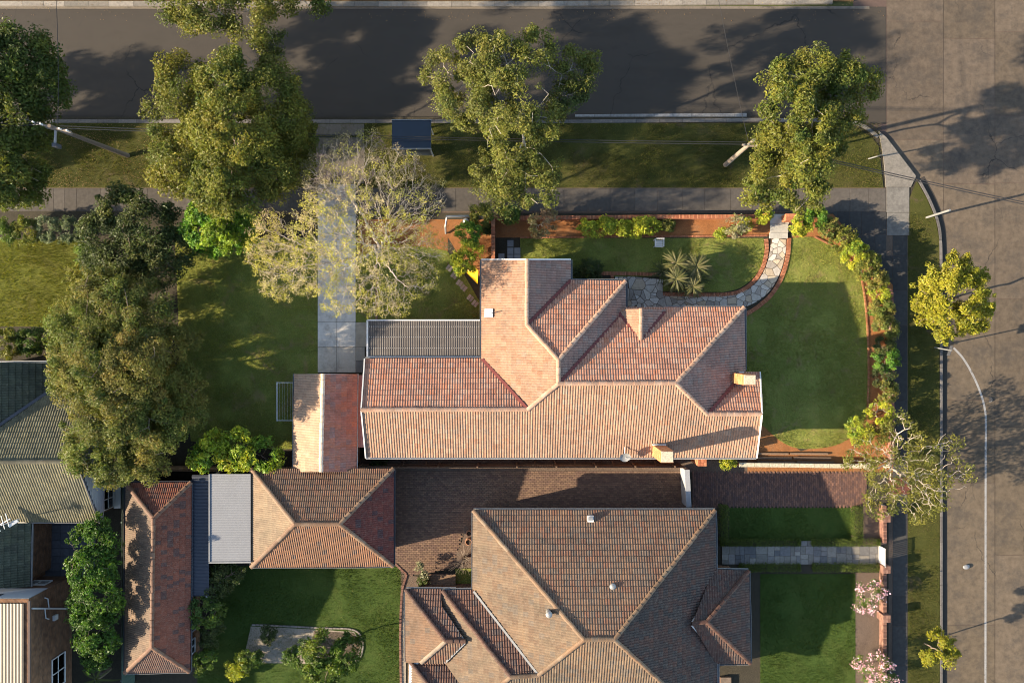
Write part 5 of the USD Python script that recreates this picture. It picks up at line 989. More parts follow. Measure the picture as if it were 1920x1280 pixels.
for i, (L, lb) in enumerate((([(1628, 1112, 1.0, 24), (1612, 1128, 0.9, 15), (1640, 1100, 0.9, 14)], 'pink flowering shrub by the neighbour\'s low front wall, upper one'), ([(1640, 1255, 1.0, 32), (1620, 1240, 0.9, 16), (1662, 1262, 0.9, 18)], 'pink flowering shrub by the neighbour\'s low front wall, at the bottom edge'))):
    t, nd, pr, rg_ = bush(lb, L, GREEN, 160 + i, name='flowering_shrub', leaf=0.1, per=40); cc = nd[np.setdiff1d(np.arange(len(nd)), pr)]
    pts = np.repeat(cc, 40, 0) + rg_.normal(0, 0.13, (len(cc) * 40, 3)) + [0, 0, 0.1]
    t.part('flowers', leaf_cards(pts, rdir(rg_, len(pts)), 0.095, rg_, pal_pick([(0.62, 0.3, 0.36, 2), (0.68, 0.42, 0.46, 2), (0.7, 0.55, 0.56, 1)], rg_, len(pts)), ratio=0.9), M['petal'], kind='stuff')

# bare branched trees
def bare_tree(name, label, lobes, base, seed, pal, D, twig, leaf, per, fill, fork_z, rmax, share, tip=0.011, pal2=None):
    rg = np.random.default_rng(seed); C = np.array([P(x, y, z) for x, y, z, r in lobes]); Rr = np.array([r * S * (H - z) / H for _, _, z, r in lobes]); foot = P(*base, 0.12)
    t = thing(name, label, 'tree', foot); att = []
    for c, R_ in zip(C, Rr):
        n = int(twig * R_ ** 2) + 5; att.append(c + rdir(rg, n) * R_ * rg.uniform(0.1, 1, (n, 1)) ** 0.4 * np.array([1, 1, 0.6]))
    att = np.vstack(att); nodes, par = grow(foot, np.append(foot[:2], fork_z), att, D, rg, di=2.2, dk=D * 1.5, iters=120, wob=0.42)
    tr, br = limbs(nodes, par, tip, 2.35, rmax, sides=6, fine_sides=4); t.part('trunk', tr, M['bark_pale']); t.part('branches', br, M['bark_pale'], kind='stuff')
    tips = np.setdiff1d(np.arange(len(nodes)), par); tips = tips[rg.random(len(tips)) < share(nodes[tips])] if callable(share) else tips[rg.random(len(tips)) < share]
    cnt = rg.poisson(per, len(tips)); idx = np.repeat(np.arange(len(tips)), cnt); pos = nodes[tips][idx] + rdir(rg, len(idx)) * rg.uniform(0, 1, (len(idx), 1)) ** 0.5 * fill
    tp = pal_pick(pal, rg, len(tips)); tp = np.where(((nodes[tips][:, 1] > 8.0 + rg.normal(0, 0.7, len(tips))) & (rg.random(len(tips)) < 0.72) & (pal2 is not None))[:, None], pal_pick(pal2 or pal, rg, len(tips)), tp); tint = tp[idx] * rg.uniform(0.7, 1.3, (len(idx), 1)); t.part('foliage', leaf_cards(pos, rdir(rg, len(idx)), leaf, rg, tint, up=0.6), M['leaf'], kind='stuff'); return t
fx = lambda p: np.clip(0.7 + np.where((p[:, 0] < -9.5) | (p[:, 1] > 8.2), 0.25, 0.0), 0, 0.85)
bare_tree('bare_tree', 'wide half bare tree with pale branches spreading over the driveway', [(515, 470, 5.6, 58), (525, 525, 5, 42), (580, 500, 6.2, 58), (640, 545, 5.6, 48), (700, 550, 5.6, 48), (738, 562, 4.2, 38), (780, 520, 4.4, 44), (806, 470, 4.6, 38), (760, 450, 5.6, 58), (680, 460, 7, 68), (600, 430, 7, 58), (505, 430, 5.6, 40), (620, 370, 7.4, 58), (700, 350, 7.4, 58), (640, 300, 7, 50), (690, 275, 6.4, 36), (750, 320, 7, 48), (598, 330, 6.4, 44), (795, 370, 6.4, 46), (765, 395, 6.6, 48)],
          (722, 480), 201, [(0.38, 0.35, 0.07, 4), (0.3, 0.29, 0.055, 2), (0.36, 0.3, 0.16, 3), (0.42, 0.37, 0.14, 2)], 0.165, 235, 0.095, 30, 0.27, 2.4, 0.2, fx, tip=0.0062, pal2=[(0.15, 0.125, 0.09, 3), (0.17, 0.15, 0.07, 3), (0.16, 0.12, 0.115, 2), (0.2, 0.19, 0.05, 1)])
bare_tree('frangipani_tree', 'bare frangipani tree with leaf tufts over the footpath at the lot\'s lower right corner', [(1625, 850, 2.4, 42), (1665, 880, 3, 50), (1710, 850, 3.2, 48), (1775, 835, 3.2, 30), (1798, 890, 3.2, 32), (1725, 930, 3.2, 52), (1650, 935, 2.8, 36), (1760, 900, 3.2, 36), (1690, 800, 2.8, 30), (1600, 860, 2, 26)],
          (1652, 872), 202, [(0.12, 0.12, 0.02, 4), (0.15, 0.14, 0.024, 2), (0.085, 0.095, 0.016, 3)], 0.2, 45, 0.14, 48, 0.36, 0.7, 0.12, 0.8, tip=0.011)

# clipped box hedges: (pixel box), height
def box_hedge(x0, y0, x1, y1, h, label, seed):
    rg = np.random.default_rng(seed); a, b = P(x0, y0, h), P(x1, y1, h); (xa, xb), (ya, yb) = sorted((a[0], b[0])), sorted((a[1], b[1])); t = thing('box_hedge', label, 'hedge', [(xa + xb) / 2, (ya + yb) / 2, 0.15], 'clipped box hedges of the bottom right garden')
    n = int(520 * ((xb - xa) * (yb - ya) + 2 * h * (xb - xa + yb - ya)) * 0.75); p = np.column_stack([rg.uniform(xa, xb, n), rg.uniform(ya, yb, n), rg.uniform(0.2, h, n)]); side = rg.integers(0, 10, n)
    p[side < 5, 2] = h; p[side == 5, 0] = xa; p[side == 6, 0] = xb; p[(side == 7), 1] = ya; p[(side == 8), 1] = yb
    out = unit(p - [(xa + xb) / 2, (ya + yb) / 2, h * 0.3]); p += rg.normal(0, 0.045, (n, 3)); pal = [(0.075, 0.10, 0.014, 3), (0.055, 0.08, 0.013, 3), (0.10, 0.12, 0.016, 1)]
    t.part('foliage', leaf_cards(p, out, 0.085, rg, pal_pick(pal, rg, n) * rg.uniform(0.7, 1.3, (n, 1))), M['leaf'], kind='stuff')
    t.part('stems', cat([tube([[x, y, 0.1], [x + rg.normal(0, .05), y + rg.normal(0, .05), h * 0.8]], 0.012, 4) for x, y in zip(rg.uniform(xa, xb, 14), rg.uniform(ya, yb, 14))]), M['bark'], kind='stuff')
for i, (q, h, lb) in enumerate((((1352, 950, 1366, 1014), 0.8, 'upright clipped box hedge beside the big house at the left of the small lawn'), ((1354, 1012, 1500, 1023), 0.55, 'long clipped box hedge above the flagstone path, left part'), ((1526, 1012, 1650, 1023), 0.55, 'clipped box hedge above the flagstone path, right part by the gate'),
        ((1600, 952, 1618, 1012), 0.6, 'short clipped box hedge at the right end of the small lawn'), ((1390, 1058, 1500, 1071), 0.55, 'clipped box hedge below the flagstone path, left part'), ((1528, 1058, 1650, 1071), 0.55, 'clipped box hedge below the flagstone path, right part by the gate'))): box_hedge(*q, h, lb, 300 + i)

# cycads: every frond a part
def cycad(px, py, z, rpx, label, seed, nfr=46, pal=((0.15, 0.14, 0.05), (0.11, 0.115, 0.035), (0.19, 0.17, 0.075))):
    rg = np.random.default_rng(seed); c = P(px, py, z); L = rpx * S * (H - z) / H * 1.12; t = thing('cycad', label, 'cycad', [c[0], c[1], 0.15]); t.part('trunk', tube([[c[0], c[1], 0.1], [c[0], c[1], z * 0.6], c], [0.2, 0.19, 0.12], 9), M['bark'])
    for k in range(nfr):
        th = k * 2.39996 + rg.normal(0, 0.12); tier = k / nfr; lift = 0.62 - 0.62 * tier; ln = L * rg.uniform(0.9, 1.15) * (0.85 + 0.25 * tier); d = np.array([math.cos(th), math.sin(th), 0]); sd_ = np.array([-d[1], d[0], 0]); s = np.linspace(0, 1, 9)
        rib = c + np.outer(s * ln * 0.95, d) + np.outer(ln * (lift * s - (0.42 + 0.1 * tier) * s ** 2), [0, 0, 1]); vs, fs = [], []
        for q in range(46):
            u = 0.12 + 0.86 * q / 46; b = np.array([np.interp(u, s, rib[:, m]) for m in range(3)]); w = ln * 0.08 * math.sin(math.pi * min(u * 0.9 + 0.12, 1)) ** 0.7
            for sg in (-1, 1):
                e = b + sd_ * sg * w + d * w * 0.5 + np.array([0, 0, 0.04 * w]); n = len(vs); vs += [b - d * 0.0085, b + d * 0.0085, e]; fs.append([n, n + 1, n + 2])
        rv, rf = tube(rib, np.linspace(0.016, 0.005, 9), 4); n = len(vs); tint = np.array(pal[rg.integers(len(pal))]) * rg.uniform(0.8, 1.2)
        t.part('frond', (np.vstack([vs, rv]), np.vstack([fs, rf + n]), np.tile(tint, (n + len(rv), 1))), M['leaf'])
cycad(1287, 508, 1.15, 27, 'olive cycad crown half hidden in the centre of the clump', 408, 40, ((0.10, 0.10, 0.032), (0.085, 0.09, 0.028))); cycad(1286, 530, 1.1, 24, 'olive cycad crown low between the two bottom crowns of the clump', 409, 40, ((0.10, 0.10, 0.032), (0.085, 0.09, 0.028)))
DK = ((0.04, 0.05, 0.014), (0.055, 0.065, 0.018))
cycad(1268, 494, 1.5, 26, 'pale fronded cycad, upper left of the clump by the stone landing', 401); cycad(1306, 500, 1.4, 28, 'pale cycad at the upper right of the clump', 402); cycad(1268, 523, 1.8, 24, 'pale cycad crown nearest the stone landing, in the clump\'s middle', 403); cycad(1300, 538, 1.5, 22, 'pale cycad at the bottom of the clump by the brick edging', 404)
cycad(1242, 510, 0.9, 24, 'dark shaded cycad on the left side of the clump', 405, 20, DK); cycad(1308, 522, 0.9, 26, 'dark cycad on the right side of the clump', 406, 20, DK)
cycad(180, 1272, 1.6, 32, 'green fern like palm at the bottom edge below the hedge tree', 407, 14, ((0.10, 0.12, 0.018), (0.08, 0.1, 0.016)))

# blades of grass standing on the lawns
def grass(g, z, n_m2, label, pal, seed, h=(0.04, 0.085), w=0.012, keep=None):
    rg = np.random.default_rng(seed); x0, y0, x1, y1 = g.bounds; n = int((x1 - x0) * (y1 - y0) * n_m2); q = np.column_stack([rg.uniform(x0, x1, n), rg.uniform(y0, y1, n)]); q = q[shapely.contains_xy(g, q[:, 0], q[:, 1])]
    dn = meshkit.fbm(np.column_stack([q * 0.9, np.zeros(len(q))]), 3, seed); q = q[rg.random(len(q)) < np.clip(2.6 * (dn - 0.2), 0.12, 1)]; n = len(q); b = np.column_stack([q, np.full(n, z)])
    th = rg.uniform(0, 2 * np.pi, n); d = np.column_stack([np.cos(th), np.sin(th), np.zeros(n)]); hh = rg.uniform(*h, n)[:, None] * (0.7 + 0.8 * meshkit.noise(np.column_stack([q * 0.6, np.ones(n)]), seed))[:, None]
    lean = rdir(rg, n) * [1, 1, 0]; v = np.stack([b - d * w, b + d * w, b + lean * hh * 0.8 + np.array([0, 0, 1]) * hh], 1).reshape(-1, 3)
    patch = meshkit.fbm(np.column_stack([q * 0.35, np.full(n, 3.0)]), 3, seed); tint = pal_pick(pal, rg, n) * rg.uniform(0.75, 1.3, (n, 1)) * (0.35 + 1.35 * patch)[:, None]
    struct('grass', (v, np.arange(3 * n).reshape(-1, 3), np.repeat(tint, 3, 0)), M['blade'], kind='stuff', label=label, cat='grass')
GP = [(0.188, 0.205, 0.041, 4), (0.154, 0.182, 0.034, 3), (0.251, 0.228, 0.057, 2), (0.296, 0.239, 0.103, 1)]; GW = [(0.108, 0.113, 0.014, 4), (0.081, 0.095, 0.013, 3), (0.144, 0.126, 0.027, 2)]; GV = [(0.072, 0.076, 0.014, 4), (0.055, 0.064, 0.012, 3), (0.111, 0.093, 0.030, 2), (0.128, 0.102, 0.043, 1)]; GN = [(0.047, 0.072, 0.012, 4), (0.038, 0.060, 0.011, 3), (0.076, 0.085, 0.015, 1)]  # lot blades brighter; neighbour and verge blades dimmed by their colour
view = quad(-60, -40, 1980, 1320)
grass(LAWN_BACK, ZY, 620, 'short grass of the shaded back lawn', GP, 1); grass(LAWN_MID, ZY, 620, 'short grass of the small lawn with the stepping stones', GP, 2); grass(LAWN_FRONT, ZY, 620, 'short grass of the front lawn with the cycads', GP, 3); grass(LAWN_SIDE, ZY, 620, 'short grass of the rounded side lawn', GP, 4)
grass(LAWN_WEST.intersection(view), ZY, 420, 'sunny rough grass of the left neighbour', GW, 5, h=(0.05, 0.12)); grass(quad(-60, 233, 1650, 352), ZV, 380, 'rough verge grass between the street and the footpath', GV, 6, h=(0.05, 0.12)); grass(quad(1701, 400, 1758, 1320), ZV, 380, 'verge grass beside the concrete road', GV, 7)
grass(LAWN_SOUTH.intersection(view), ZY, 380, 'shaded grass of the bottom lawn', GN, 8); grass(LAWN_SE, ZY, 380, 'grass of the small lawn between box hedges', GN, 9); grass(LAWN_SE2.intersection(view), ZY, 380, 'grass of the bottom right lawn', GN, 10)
# fallen leaves
def litter(g, z, n, label, pal, seed, size=0.07):
    rg = np.random.default_rng(seed); x0, y0, x1, y1 = g.bounds; q = np.column_stack([rg.uniform(x0, x1, n), rg.uniform(y0, y1, n)]); q = q[shapely.contains_xy(g, q[:, 0], q[:, 1])]; m = meshkit.fbm(np.column_stack([q * 0.8, np.zeros(len(q))]), 3, seed); q = q[rg.random(len(q)) < (m - 0.25) * 1.6]
    p = np.column_stack([q, np.full(len(q), z + 0.025)]); struct('fallen_leaves', leaf_cards(p, np.tile([0, 0, 1.0], (len(p), 1)), size, rg, pal_pick(pal, rg, len(p)), up=1.2, loose=0.35), M['leaf'], kind='stuff', label=label, cat='leaves')
LP = [(0.2, 0.12, 0.05, 3), (0.15, 0.09, 0.04, 3), (0.3, 0.2, 0.08, 1)]
litter(quad(0, 235, 600, 352), ZV + 0.03, 5200, 'dry leaves on the verge under the left street trees', LP, 41); litter(quad(0, -40, 1600, 12), ZV, 3500, 'dry leaves along the far verge', LP, 42); litter(unary_union([quad(930, 412, 1436, 442), quad(1630, 540, 1672, 880), quad(1420, 840, 1640, 868)]), ZY, 4200, 'bark chips and leaves on the mulch beds', [(0.28, 0.13, 0.05, 3), (0.2, 0.09, 0.035, 3), (0.34, 0.2, 0.09, 1)], 43, 0.06); litter(quad(676, 414, 905, 500), ZY, 1500, 'leaves on the mulch yard under the bare tree', LP, 44); litter(quad(0, 13, 1660, 40), 0.0, 500, 'leaves in the far gutter', LP, 45)

litter(unary_union([LAWN_BACK, LAWN_MID, LAWN_FRONT, LAWN_SIDE]), ZY + 0.05, 2600, 'small dry leaves scattered over the lawns of the lot', LP, 46, 0.05); litter(LAWN_SOUTH.intersection(view), ZY + 0.04, 700, 'small dry leaves on the bottom lawn', LP, 47, 0.05)
# ------------------------------------------------------------------ fences, walls, poles, wires, small things
rf = np.random.default_rng(17)
RED = ((0.30, 0.11, 0.055), (0.26, 0.09, 0.045), (0.33, 0.14, 0.07)); PINKB = ((0.15, 0.08, 0.058), (0.13, 0.068, 0.05), (0.17, 0.095, 0.068)); BRN = ((0.14, 0.07, 0.05), (0.12, 0.06, 0.045), (0.165, 0.085, 0.06))
def low_wall(label, pts_px, h, width, tones, base=0.1, name='brick_wall', cat_='wall', top_gap=0.012):
    """A low brick wall: coursed sides and a course of bricks on edge along the top."""
    ln = [P(x, y, h)[:2] for x, y in pts_px]; t = thing(name, label, cat_, [*ln[0], base]); core, caps = [], []
    for a, b in zip(ln, ln[1:]):
        d = (b - a) / np.linalg.norm(b - a); L = np.linalg.norm(b - a); nrm = np.array([-d[1], d[0]]); core.append(obox((a + b) / 2, d, L, width - 0.04, base - 0.05, h - 0.075))
        n = int(L / 0.086)
        for k in range(n):
            v, f = obox(a + d * (k + 0.5) * L / n + rf.normal(0, 0.002, 2), d, L / n - top_gap, width, h - 0.072, h + rf.uniform(-0.004, 0.005), 0.005); caps.append((v, f, np.tile(np.array(tones[rf.integers(3)]) * rf.uniform(0.8, 1.2), (8, 1))))
        rows = max(1, int((h - 0.075 - base) / 0.086)); m = max(1, int(L / 0.24))
        for r in range(rows):
            for k in range(m + 1):
                c0, c1 = max(0, (k - (0.5 if r % 2 else 0)) * L / m), min(L, (k + 1 - (0.5 if r % 2 else 0)) * L / m)
                if c1 - c0 < 0.04: continue
                v, f = obox(a + d * (c0 + c1) / 2, d, c1 - c0 - 0.01, width - 0.024, base + r * 0.086, base + r * 0.086 + 0.076); caps.append((v, f, np.tile(np.array(tones[rf.integers(3)]) * rf.uniform(0.8, 1.2), (8, 1))))
    t.part('mortar_core', cat(core), M['mortar']); t.part('bricks', cat(caps), M['brick'], kind='stuff'); return t
def pier(label, px, py, w, h, tones, base=0.08, cat_='pier', d=None):
    c = P(px, py, h); t = thing('brick_pier', label, cat_, [c[0], c[1], base]); d = d or w; br, core = brick_stack(c[0] - w / 2, c[0] + w / 2, c[1] - d / 2, c[1] + d / 2, base, h - 0.07, rf, tones)
    t.part('core', core, M['mortar']); t.part('bricks', br, M['brick'], kind='stuff'); caps = []
    for i in range(3):
        for j in range(2): caps.append((*bx(c[0] - w / 2 - .01 + i * (w + .02) / 3 + .005, c[0] - w / 2 - .01 + (i + 1) * (w + .02) / 3 - .005, c[1] - d / 2 - .01 + j * (d + .02) / 2 + .005, c[1] - d / 2 - .01 + (j + 1) * (d + .02) / 2 - .005, h - 0.068, h), np.tile(np.array(tones[rf.integers(3)]) * rf.uniform(0.85, 1.15), (8, 1))))
    t.part('cap_bricks', cat(caps), M['brick'])
low_wall('long orange brick front wall behind the mulch bed, left of the gate', [(926, 408.5), (1440, 405)], 0.75, 0.24, RED)
low_wall('brick garden wall running down to the rear corner of the house', [(924.5, 409), (924.5, 486)], 1.1, 0.24, RED)
low_wall('curved purple brick front wall behind the corner hedge, right of the gate', [(1484, 404), (1545, 404), (1580, 440), (1630, 500), (1672, 548), (1674, 700), (1674, 872)], 0.6, 0.22, ((0.24, 0.11, 0.085), (0.2, 0.09, 0.075), (0.27, 0.12, 0.08)))
pier('orange brick gate pier right of the gate steps', 1485, 407, 0.72, 0.95, RED, d=0.42); pier('orange brick gate pier left of the gate steps', 1437, 406, 0.4, 0.95, RED)
pier('orange brick pier in the side passage right of the front chimney', 1317, 867, 0.5, 2.0, RED, d=0.42)
# low grey capped wall, paling fence, white wall along the bottom boundary
wl2 = thing('capped_wall', 'low brick wall with pale concrete capping along the lower right boundary', 'wall', P(1480, 878, 0)); a, b = P(1386, 871, 0.7), P(1640, 874, 0.7)
wl2.part('wall', beam(a - [0, 0, 0.35], b - [0, 0, 0.35], 0.2, 0.6), M['brick_brown'])
for k in range(9): wl2.part('capping', obox(a + (b - a) * (k + 0.5) / 9, b - a, np.linalg.norm(b - a) / 9 - 0.012, 0.27, 0.65, 0.71 + rf.uniform(-.003, .003), 0.012) , M['grey_metal'] if False else M['chimney_top'])
ww = thing('rendered_wall', 'short pale rendered wall dividing the two brick paved drives', 'wall', P(1290, 917, 0)); a, b = P(1288, 880, 1.5), P(1291.5, 950, 1.5)
ww.part('wall', beam(a - [0, 0, 0.72], b - [0, 0, 0.72], 0.26, 1.36), M['white_clad']); ww.part('capping', beam(a + [0, 0, 0.01], b + [0, 0, 0.01], 0.3, 0.08), M['white_clad'])
def paling_fence(label, p0, p1, h, mat, name='paling_fence', step=0.105, posts=2.4, rails=True, side=1, thick=0.02):
    a, b = P(*p0, h), P(*p1, h); a, b = a * [1, 1, 0], b * [1, 1, 0]; L = np.linalg.norm(b - a); d = (b - a) / L; nr = np.array([-d[1], d[0], 0]) * side; t = thing(name, label, 'fence', a); pal_ = []
    n = int(L / step)
    for k in range(n): q = a + d * (k + 0.5) * L / n; pal_.append(obox(q, d, step - 0.012, thick, 0.1, h + rf.uniform(-0.012, 0.012)))
    t.part('palings', cat(pal_), mat, kind='stuff')
    for k in range(int(L / posts) + 1): t.part('post', obox(a + d * min(k * posts, L) + nr * 0.07, d, 0.1, 0.08, 0.1, h - 0.05, 0.005), mat)
    if rails:
        for z in (0.35, h - 0.25): t.part('rail', beam(a + nr * 0.045 + [0, 0, z], b + nr * 0.045 + [0, 0, z], 0.05, 0.08), mat)
    return t
paling_fence('brown timber paling fence in the narrow passage below the house', (672, 878), (1286, 877), 1.7, M['timber'], side=1)
paling_fence('timber paling fence between the back lawn and the bottom left outbuildings', (262, 882), (548, 884), 1.7, M['timber'], side=1)
paling_fence('dark green steel boundary fence left of the long outbuilding', (229, 905), (228, 1300), 1.75, M['green_steel'], name='steel_fence', step=0.2, side=-1)
ORD = ['leftmost', 'second from the left', 'third from the left', 'fourth from the left', 'fourth from the right', 'third from the right', 'second from the right', 'rightmost']
for bi, (x, s) in enumerate(((758, 1), (801, 1), (853, 1), (1003, 0.2), (1040, -0.6), (1078, 0.2), (1148, -0.5), (1228, -0.6))):
    sl = thing('timber_brace', f'short timber brace on the paling fence beside the house, {ORD[bi]} of eight', 'brace', P(x, 870, 0.1), 'timber braces along the passage fence'); sl.part('plank', beam(P(x, 864, 0.2), P(x - 5 * s, 876, 1.35), 0.05, 0.05), M['timber'])
# neighbour's front wall with piers and a white gate
low_wall('low pink brown brick front wall of the neighbour, above the white gate', [(1659, 948), (1660, 1018)], 0.7, 0.22, BRN); low_wall('low pink brown brick front wall of the neighbour, below the white gate', [(1659.5, 1066), (1659.5, 1420)], 0.7, 0.22, PINKB)
for y, lb in ((972, 'pink brown brick pier above the white gate'), (1068, 'pink brown brick pier just below the white gate'), (1160, 'pink brown brick pier between the two flowering shrubs')): pier(lb, 1663, y, 0.44, 1.0, PINKB)
gt = thing('garden_gate', 'small white slatted garden gate at the end of the flagstone path', 'gate', P(1658, 1046, 0)); ya, yb = P(0, 1027, 0.8)[1], P(0, 1061, 0.8)[1]; xg = P(1657, 0, 0.8)[0]; n = 9
gt.part('frame', cat([bx(xg - .02, xg + .02, yb, ya, 0.2, 0.26), bx(xg - .02, xg + .02, yb, ya, 0.92, 0.98), bx(xg - .022, xg + .022, ya - .05, ya, 0.15, 1.02), bx(xg - .022, xg + .022, yb, yb + .05, 0.15, 1.02)]), M['white_paint'])
for k in range(n): yy = yb + 0.1 + (ya - yb - 0.2) * k / (n - 1); gt.part('slat', bx(xg - 0.016 + (0.006), xg + 0.05, yy - 0.03, yy + 0.03, 0.262, 0.918), M['white_paint'])
# long timber retaining edges in the lower right bed
for k, y in enumerate((850, 858, 866)): struct('bed_sleeper', cat([beam(P(1408 + 74 * j + 6 * k, y, 0.2), P(1478 + 74 * j + 6 * k, y + 0.6, 0.2), 0.12, 0.12) for j in range(2)]), M['timber'], label=None)
# pipes and pale rail at the top of the mulch yard
pr = thing('pale_pipe', 'pale pipe rail along the top of the mulch yard', 'pipe', P(860, 407, 0)); pr.part('rail', tube([P(836, 406, 0.9), P(905, 405, 0.9)], 0.075, 8), M['grey_metal']); pr.part('upright', tube([P(838, 406, 0.9), P(835, 425, 0.6), P(836, 438, 0.2)], 0.06, 8), M['grey_metal'])
ub = thing('upturned_pot', 'pale upturned pot in the mulch yard', 'pot', P(873, 415, 0.15)); ub.part('body', tube([P(873, 415, 0.15), P(873, 415, 0.42), P(873, 415, 0.5)], [0.2, 0.16, 0.05], 14), M['grey_metal'])
# yellow sheet on a frame, leaning against the house
ys_ = thing('yellow_slide', 'bright yellow plastic slide by the rear house wall', 'slide', P(888, 515, 0.15)); q = [P(873, 508, 0.6), P(887, 498, 1.0), P(896, 508, 1.15), P(895, 531, 0.3)]
def plate(q, t): q = np.array(q); n = unit(np.cross(q[1] - q[0], q[2] - q[0])); n = n * np.sign(n[2] + 1e-9); v = np.vstack([q, q - n * t]); return v, np.array([[0, 2, 1], [0, 3, 2], [4, 5, 6], [4, 6, 7], [0, 1, 5], [0, 5, 4], [1, 2, 6], [1, 6, 5], [2, 3, 7], [2, 7, 6], [3, 0, 4], [3, 4, 7]])
ys_.part('chute', plate(q, 0.05), M['yellow']); ys_.part('edge', cat([beam(q[1] + [0, 0, .03], q[2] + [0, 0, .03], 0.06, 0.1), beam(q[2] + [0, 0, .02], q[3] + [0, 0, .02], 0.05, 0.09), beam(q[0] + [0, 0, .02], q[3] + [0, 0, .02], 0.05, 0.09)]), M['yellow']); ys_.part('leg', cat([beam(p * [1, 1, 0] + [0, 0, 0.12], p - [0, 0, 0.06], 0.05, 0.05) for p in q[:3]]), M['yellow'])
# white garden chair
ch = thing('garden_chair', 'white slatted garden chair on the front lawn by the mulch bed', 'chair', P(1233, 455, 0.15)); c = P(1233, 457, 0.15)
for k in range(4): ch.part('seat_slat', bx(c[0] - 0.23, c[0] + 0.23, c[1] - 0.26 + 0.11 * k, c[1] - 0.17 + 0.11 * k, 0.55, 0.575), M['white_paint'])
for k in range(3): ch.part('back_slat', bx(c[0] - 0.17 + 0.14 * k, c[0] - 0.1 + 0.14 * k, c[1] + 0.2, c[1] + 0.225, 0.6, 1.0), M['white_paint'])
ch.part('back_rail', bx(c[0] - 0.25, c[0] + 0.25, c[1] + 0.195, c[1] + 0.235, 1.001, 1.05), M['white_paint'])
for sx in (-1, 1):
    ch.part('armrest', bx(*sorted((c[0] + sx * 0.235, c[0] + sx * 0.29)), c[1] - 0.25, c[1] + 0.24, 0.76, 0.785), M['white_paint'])
    for sy in (-0.22, 0.2): ch.part('leg', bx(*sorted((c[0] + sx * 0.24, c[0] + sx * 0.28)), c[1] + sy - 0.02, c[1] + sy + 0.02, 0.15, 0.758), M['white_paint'])
# planter pots by the brown house
for x, y, r, lb in ((879, 1013, 0.2, 'round clay pot by the wall of the big house, lower one'), (880, 997, 0.17, 'round clay pot by the wall of the big house, upper one')):
    pt = thing('plant_pot', lb, 'pot', P(x, y, 0.2)); c = P(x, y, 0.2); m = trimesh.creation.annulus(r * 0.8, r, 0.4); m.apply_translation(c + [0, 0, 0.2]); pt.part('pot', m, M['clay_pot']); pt.part('soil', tube([c, c + [0, 0, 0.33]], r * 0.79, 14), M['dark_soil'])
tw = thing('dry_plant', 'tall dry grassy plant in the dirt bed by the big house', 'plant', P(871, 1040, 0.2)); rgt = np.random.default_rng(77); cc_ = P(871, 1043, 0.2)
tw.part('stalks', cat([tube([cc_, cc_ + [d * 0.35, e * 0.5, 0.7], cc_ + [d * 0.8, e * 1.0, 0.75]], [0.012, 0.008, 0.004], 4) for d, e in rgt.normal(0, 0.55, (70, 2))]), M['pole_wood'], kind='stuff')
# bench-like deck, potted shrub beside the paved corner
bd = thing('garden_deck', 'low brown timber deck between the drive and the brown house roof', 'deck', P(825, 1088, 0.15))
for k in range(8): yy = P(0, 1077 + 3.3 * k, 0.5)[1]; bd.part('plank', bx(P(800, 0, 0.5)[0], P(854, 0, 0.5)[0], yy - 0.1, yy, 0.42, 0.45), M['timber'])
bd.part('frame', bx(P(801, 0, 0.4)[0], P(853, 0, 0.4)[0], P(0, 1102, 0.4)[1], P(0, 1077, 0.4)[1], 0.15, 0.41), M['deck'])
bush('dark potted shrub with pale tips beside the timber deck', [(792, 1080, 0.8, 8), (787, 1062, 0.7, 6), (793, 1088, 0.6, 7)], DARKG + [(0.3, 0.28, 0.18, 1)], 180, dens=6, per=40)
# curved brick kerb by the bottom lawn
struct('lawn_edging', bricks_along(list(map(tuple, arc_pts([(741, 1057), (757, 1072), (763, 1078)]))) + list(map(tuple, arc_pts([(762, 1079), (755, 1100), (752, 1130), (750, 1200), (752, 1300)]))), 0.14, along=0.24, tones=PINKB), M['brick'], label='brick edging along the right side of the bottom lawn')
struct('lawn_edging', bricks_along(list(map(tuple, arc_pts([(472, 1171), (520, 1173), (600, 1177), (664, 1181), (680, 1206), (673, 1236), (655, 1246)]))), 0.11, along=0.24, tones=((0.16, 0.14, 0.12),) * 3), M['brick'], label='grey edging stones round the gravel bed')
struct('side_path', sheet(quad(752, 1110, 762, 1420), ZY + 0.008), M['path_concrete'] if False else M['gravel'])
# blue flat roofed shelter on the verge
sh = thing('shelter', 'small blue flat roofed shelter on the street verge', 'shelter', P(772, 248, 0.12)); a, b = P(735, 226, 2.5), P(808, 278, 2.5)
sh.part('roof', bx(a[0], b[0], b[1], a[1], 2.42, 2.52), M['blue_roof']); sh.part('roof_edge', cat([bx(a[0] - .02, b[0] + .02, a[1] + .003, a[1] + .05, 2.38, 2.55), bx(a[0] - .02, b[0] + .02, b[1] - .05, b[1] - .003, 2.38, 2.55)]), M['grey_metal'])
sh.part('roof_seam', bx(a[0] + .02, b[0] - .02, b[1] + 0.42, b[1] + 0.47, 2.521, 2.55), M['navy_metal'])
for x in (a[0] + 0.12, b[0] - 0.12):
    for y in (b[1] + 0.12, a[1] - 0.2): sh.part('post', bx(x - .04, x + .04, y - .04, y + .04, 0.1, 2.42), M['grey_metal'])
sh.part('back_wall', bx(a[0] + 0.17, b[0] - 0.17, b[1] + 0.1, b[1] + 0.14, 0.3, 2.1), M['blue_roof']); sh.part('bench', bx(a[0] + 0.3, b[0] - 0.3, b[1] + 0.2, b[1] + 0.6, 0.5, 0.56), M['timber'])
struct('verge_slab', prism(quad(593, 233, 684, 256).buffer(-0.02), 0.05, 0.14), M['old_concrete']); struct('verge_slab', prism(quad(593, 259, 684, 345).buffer(-0.02), 0.05, 0.14), M['old_concrete'])
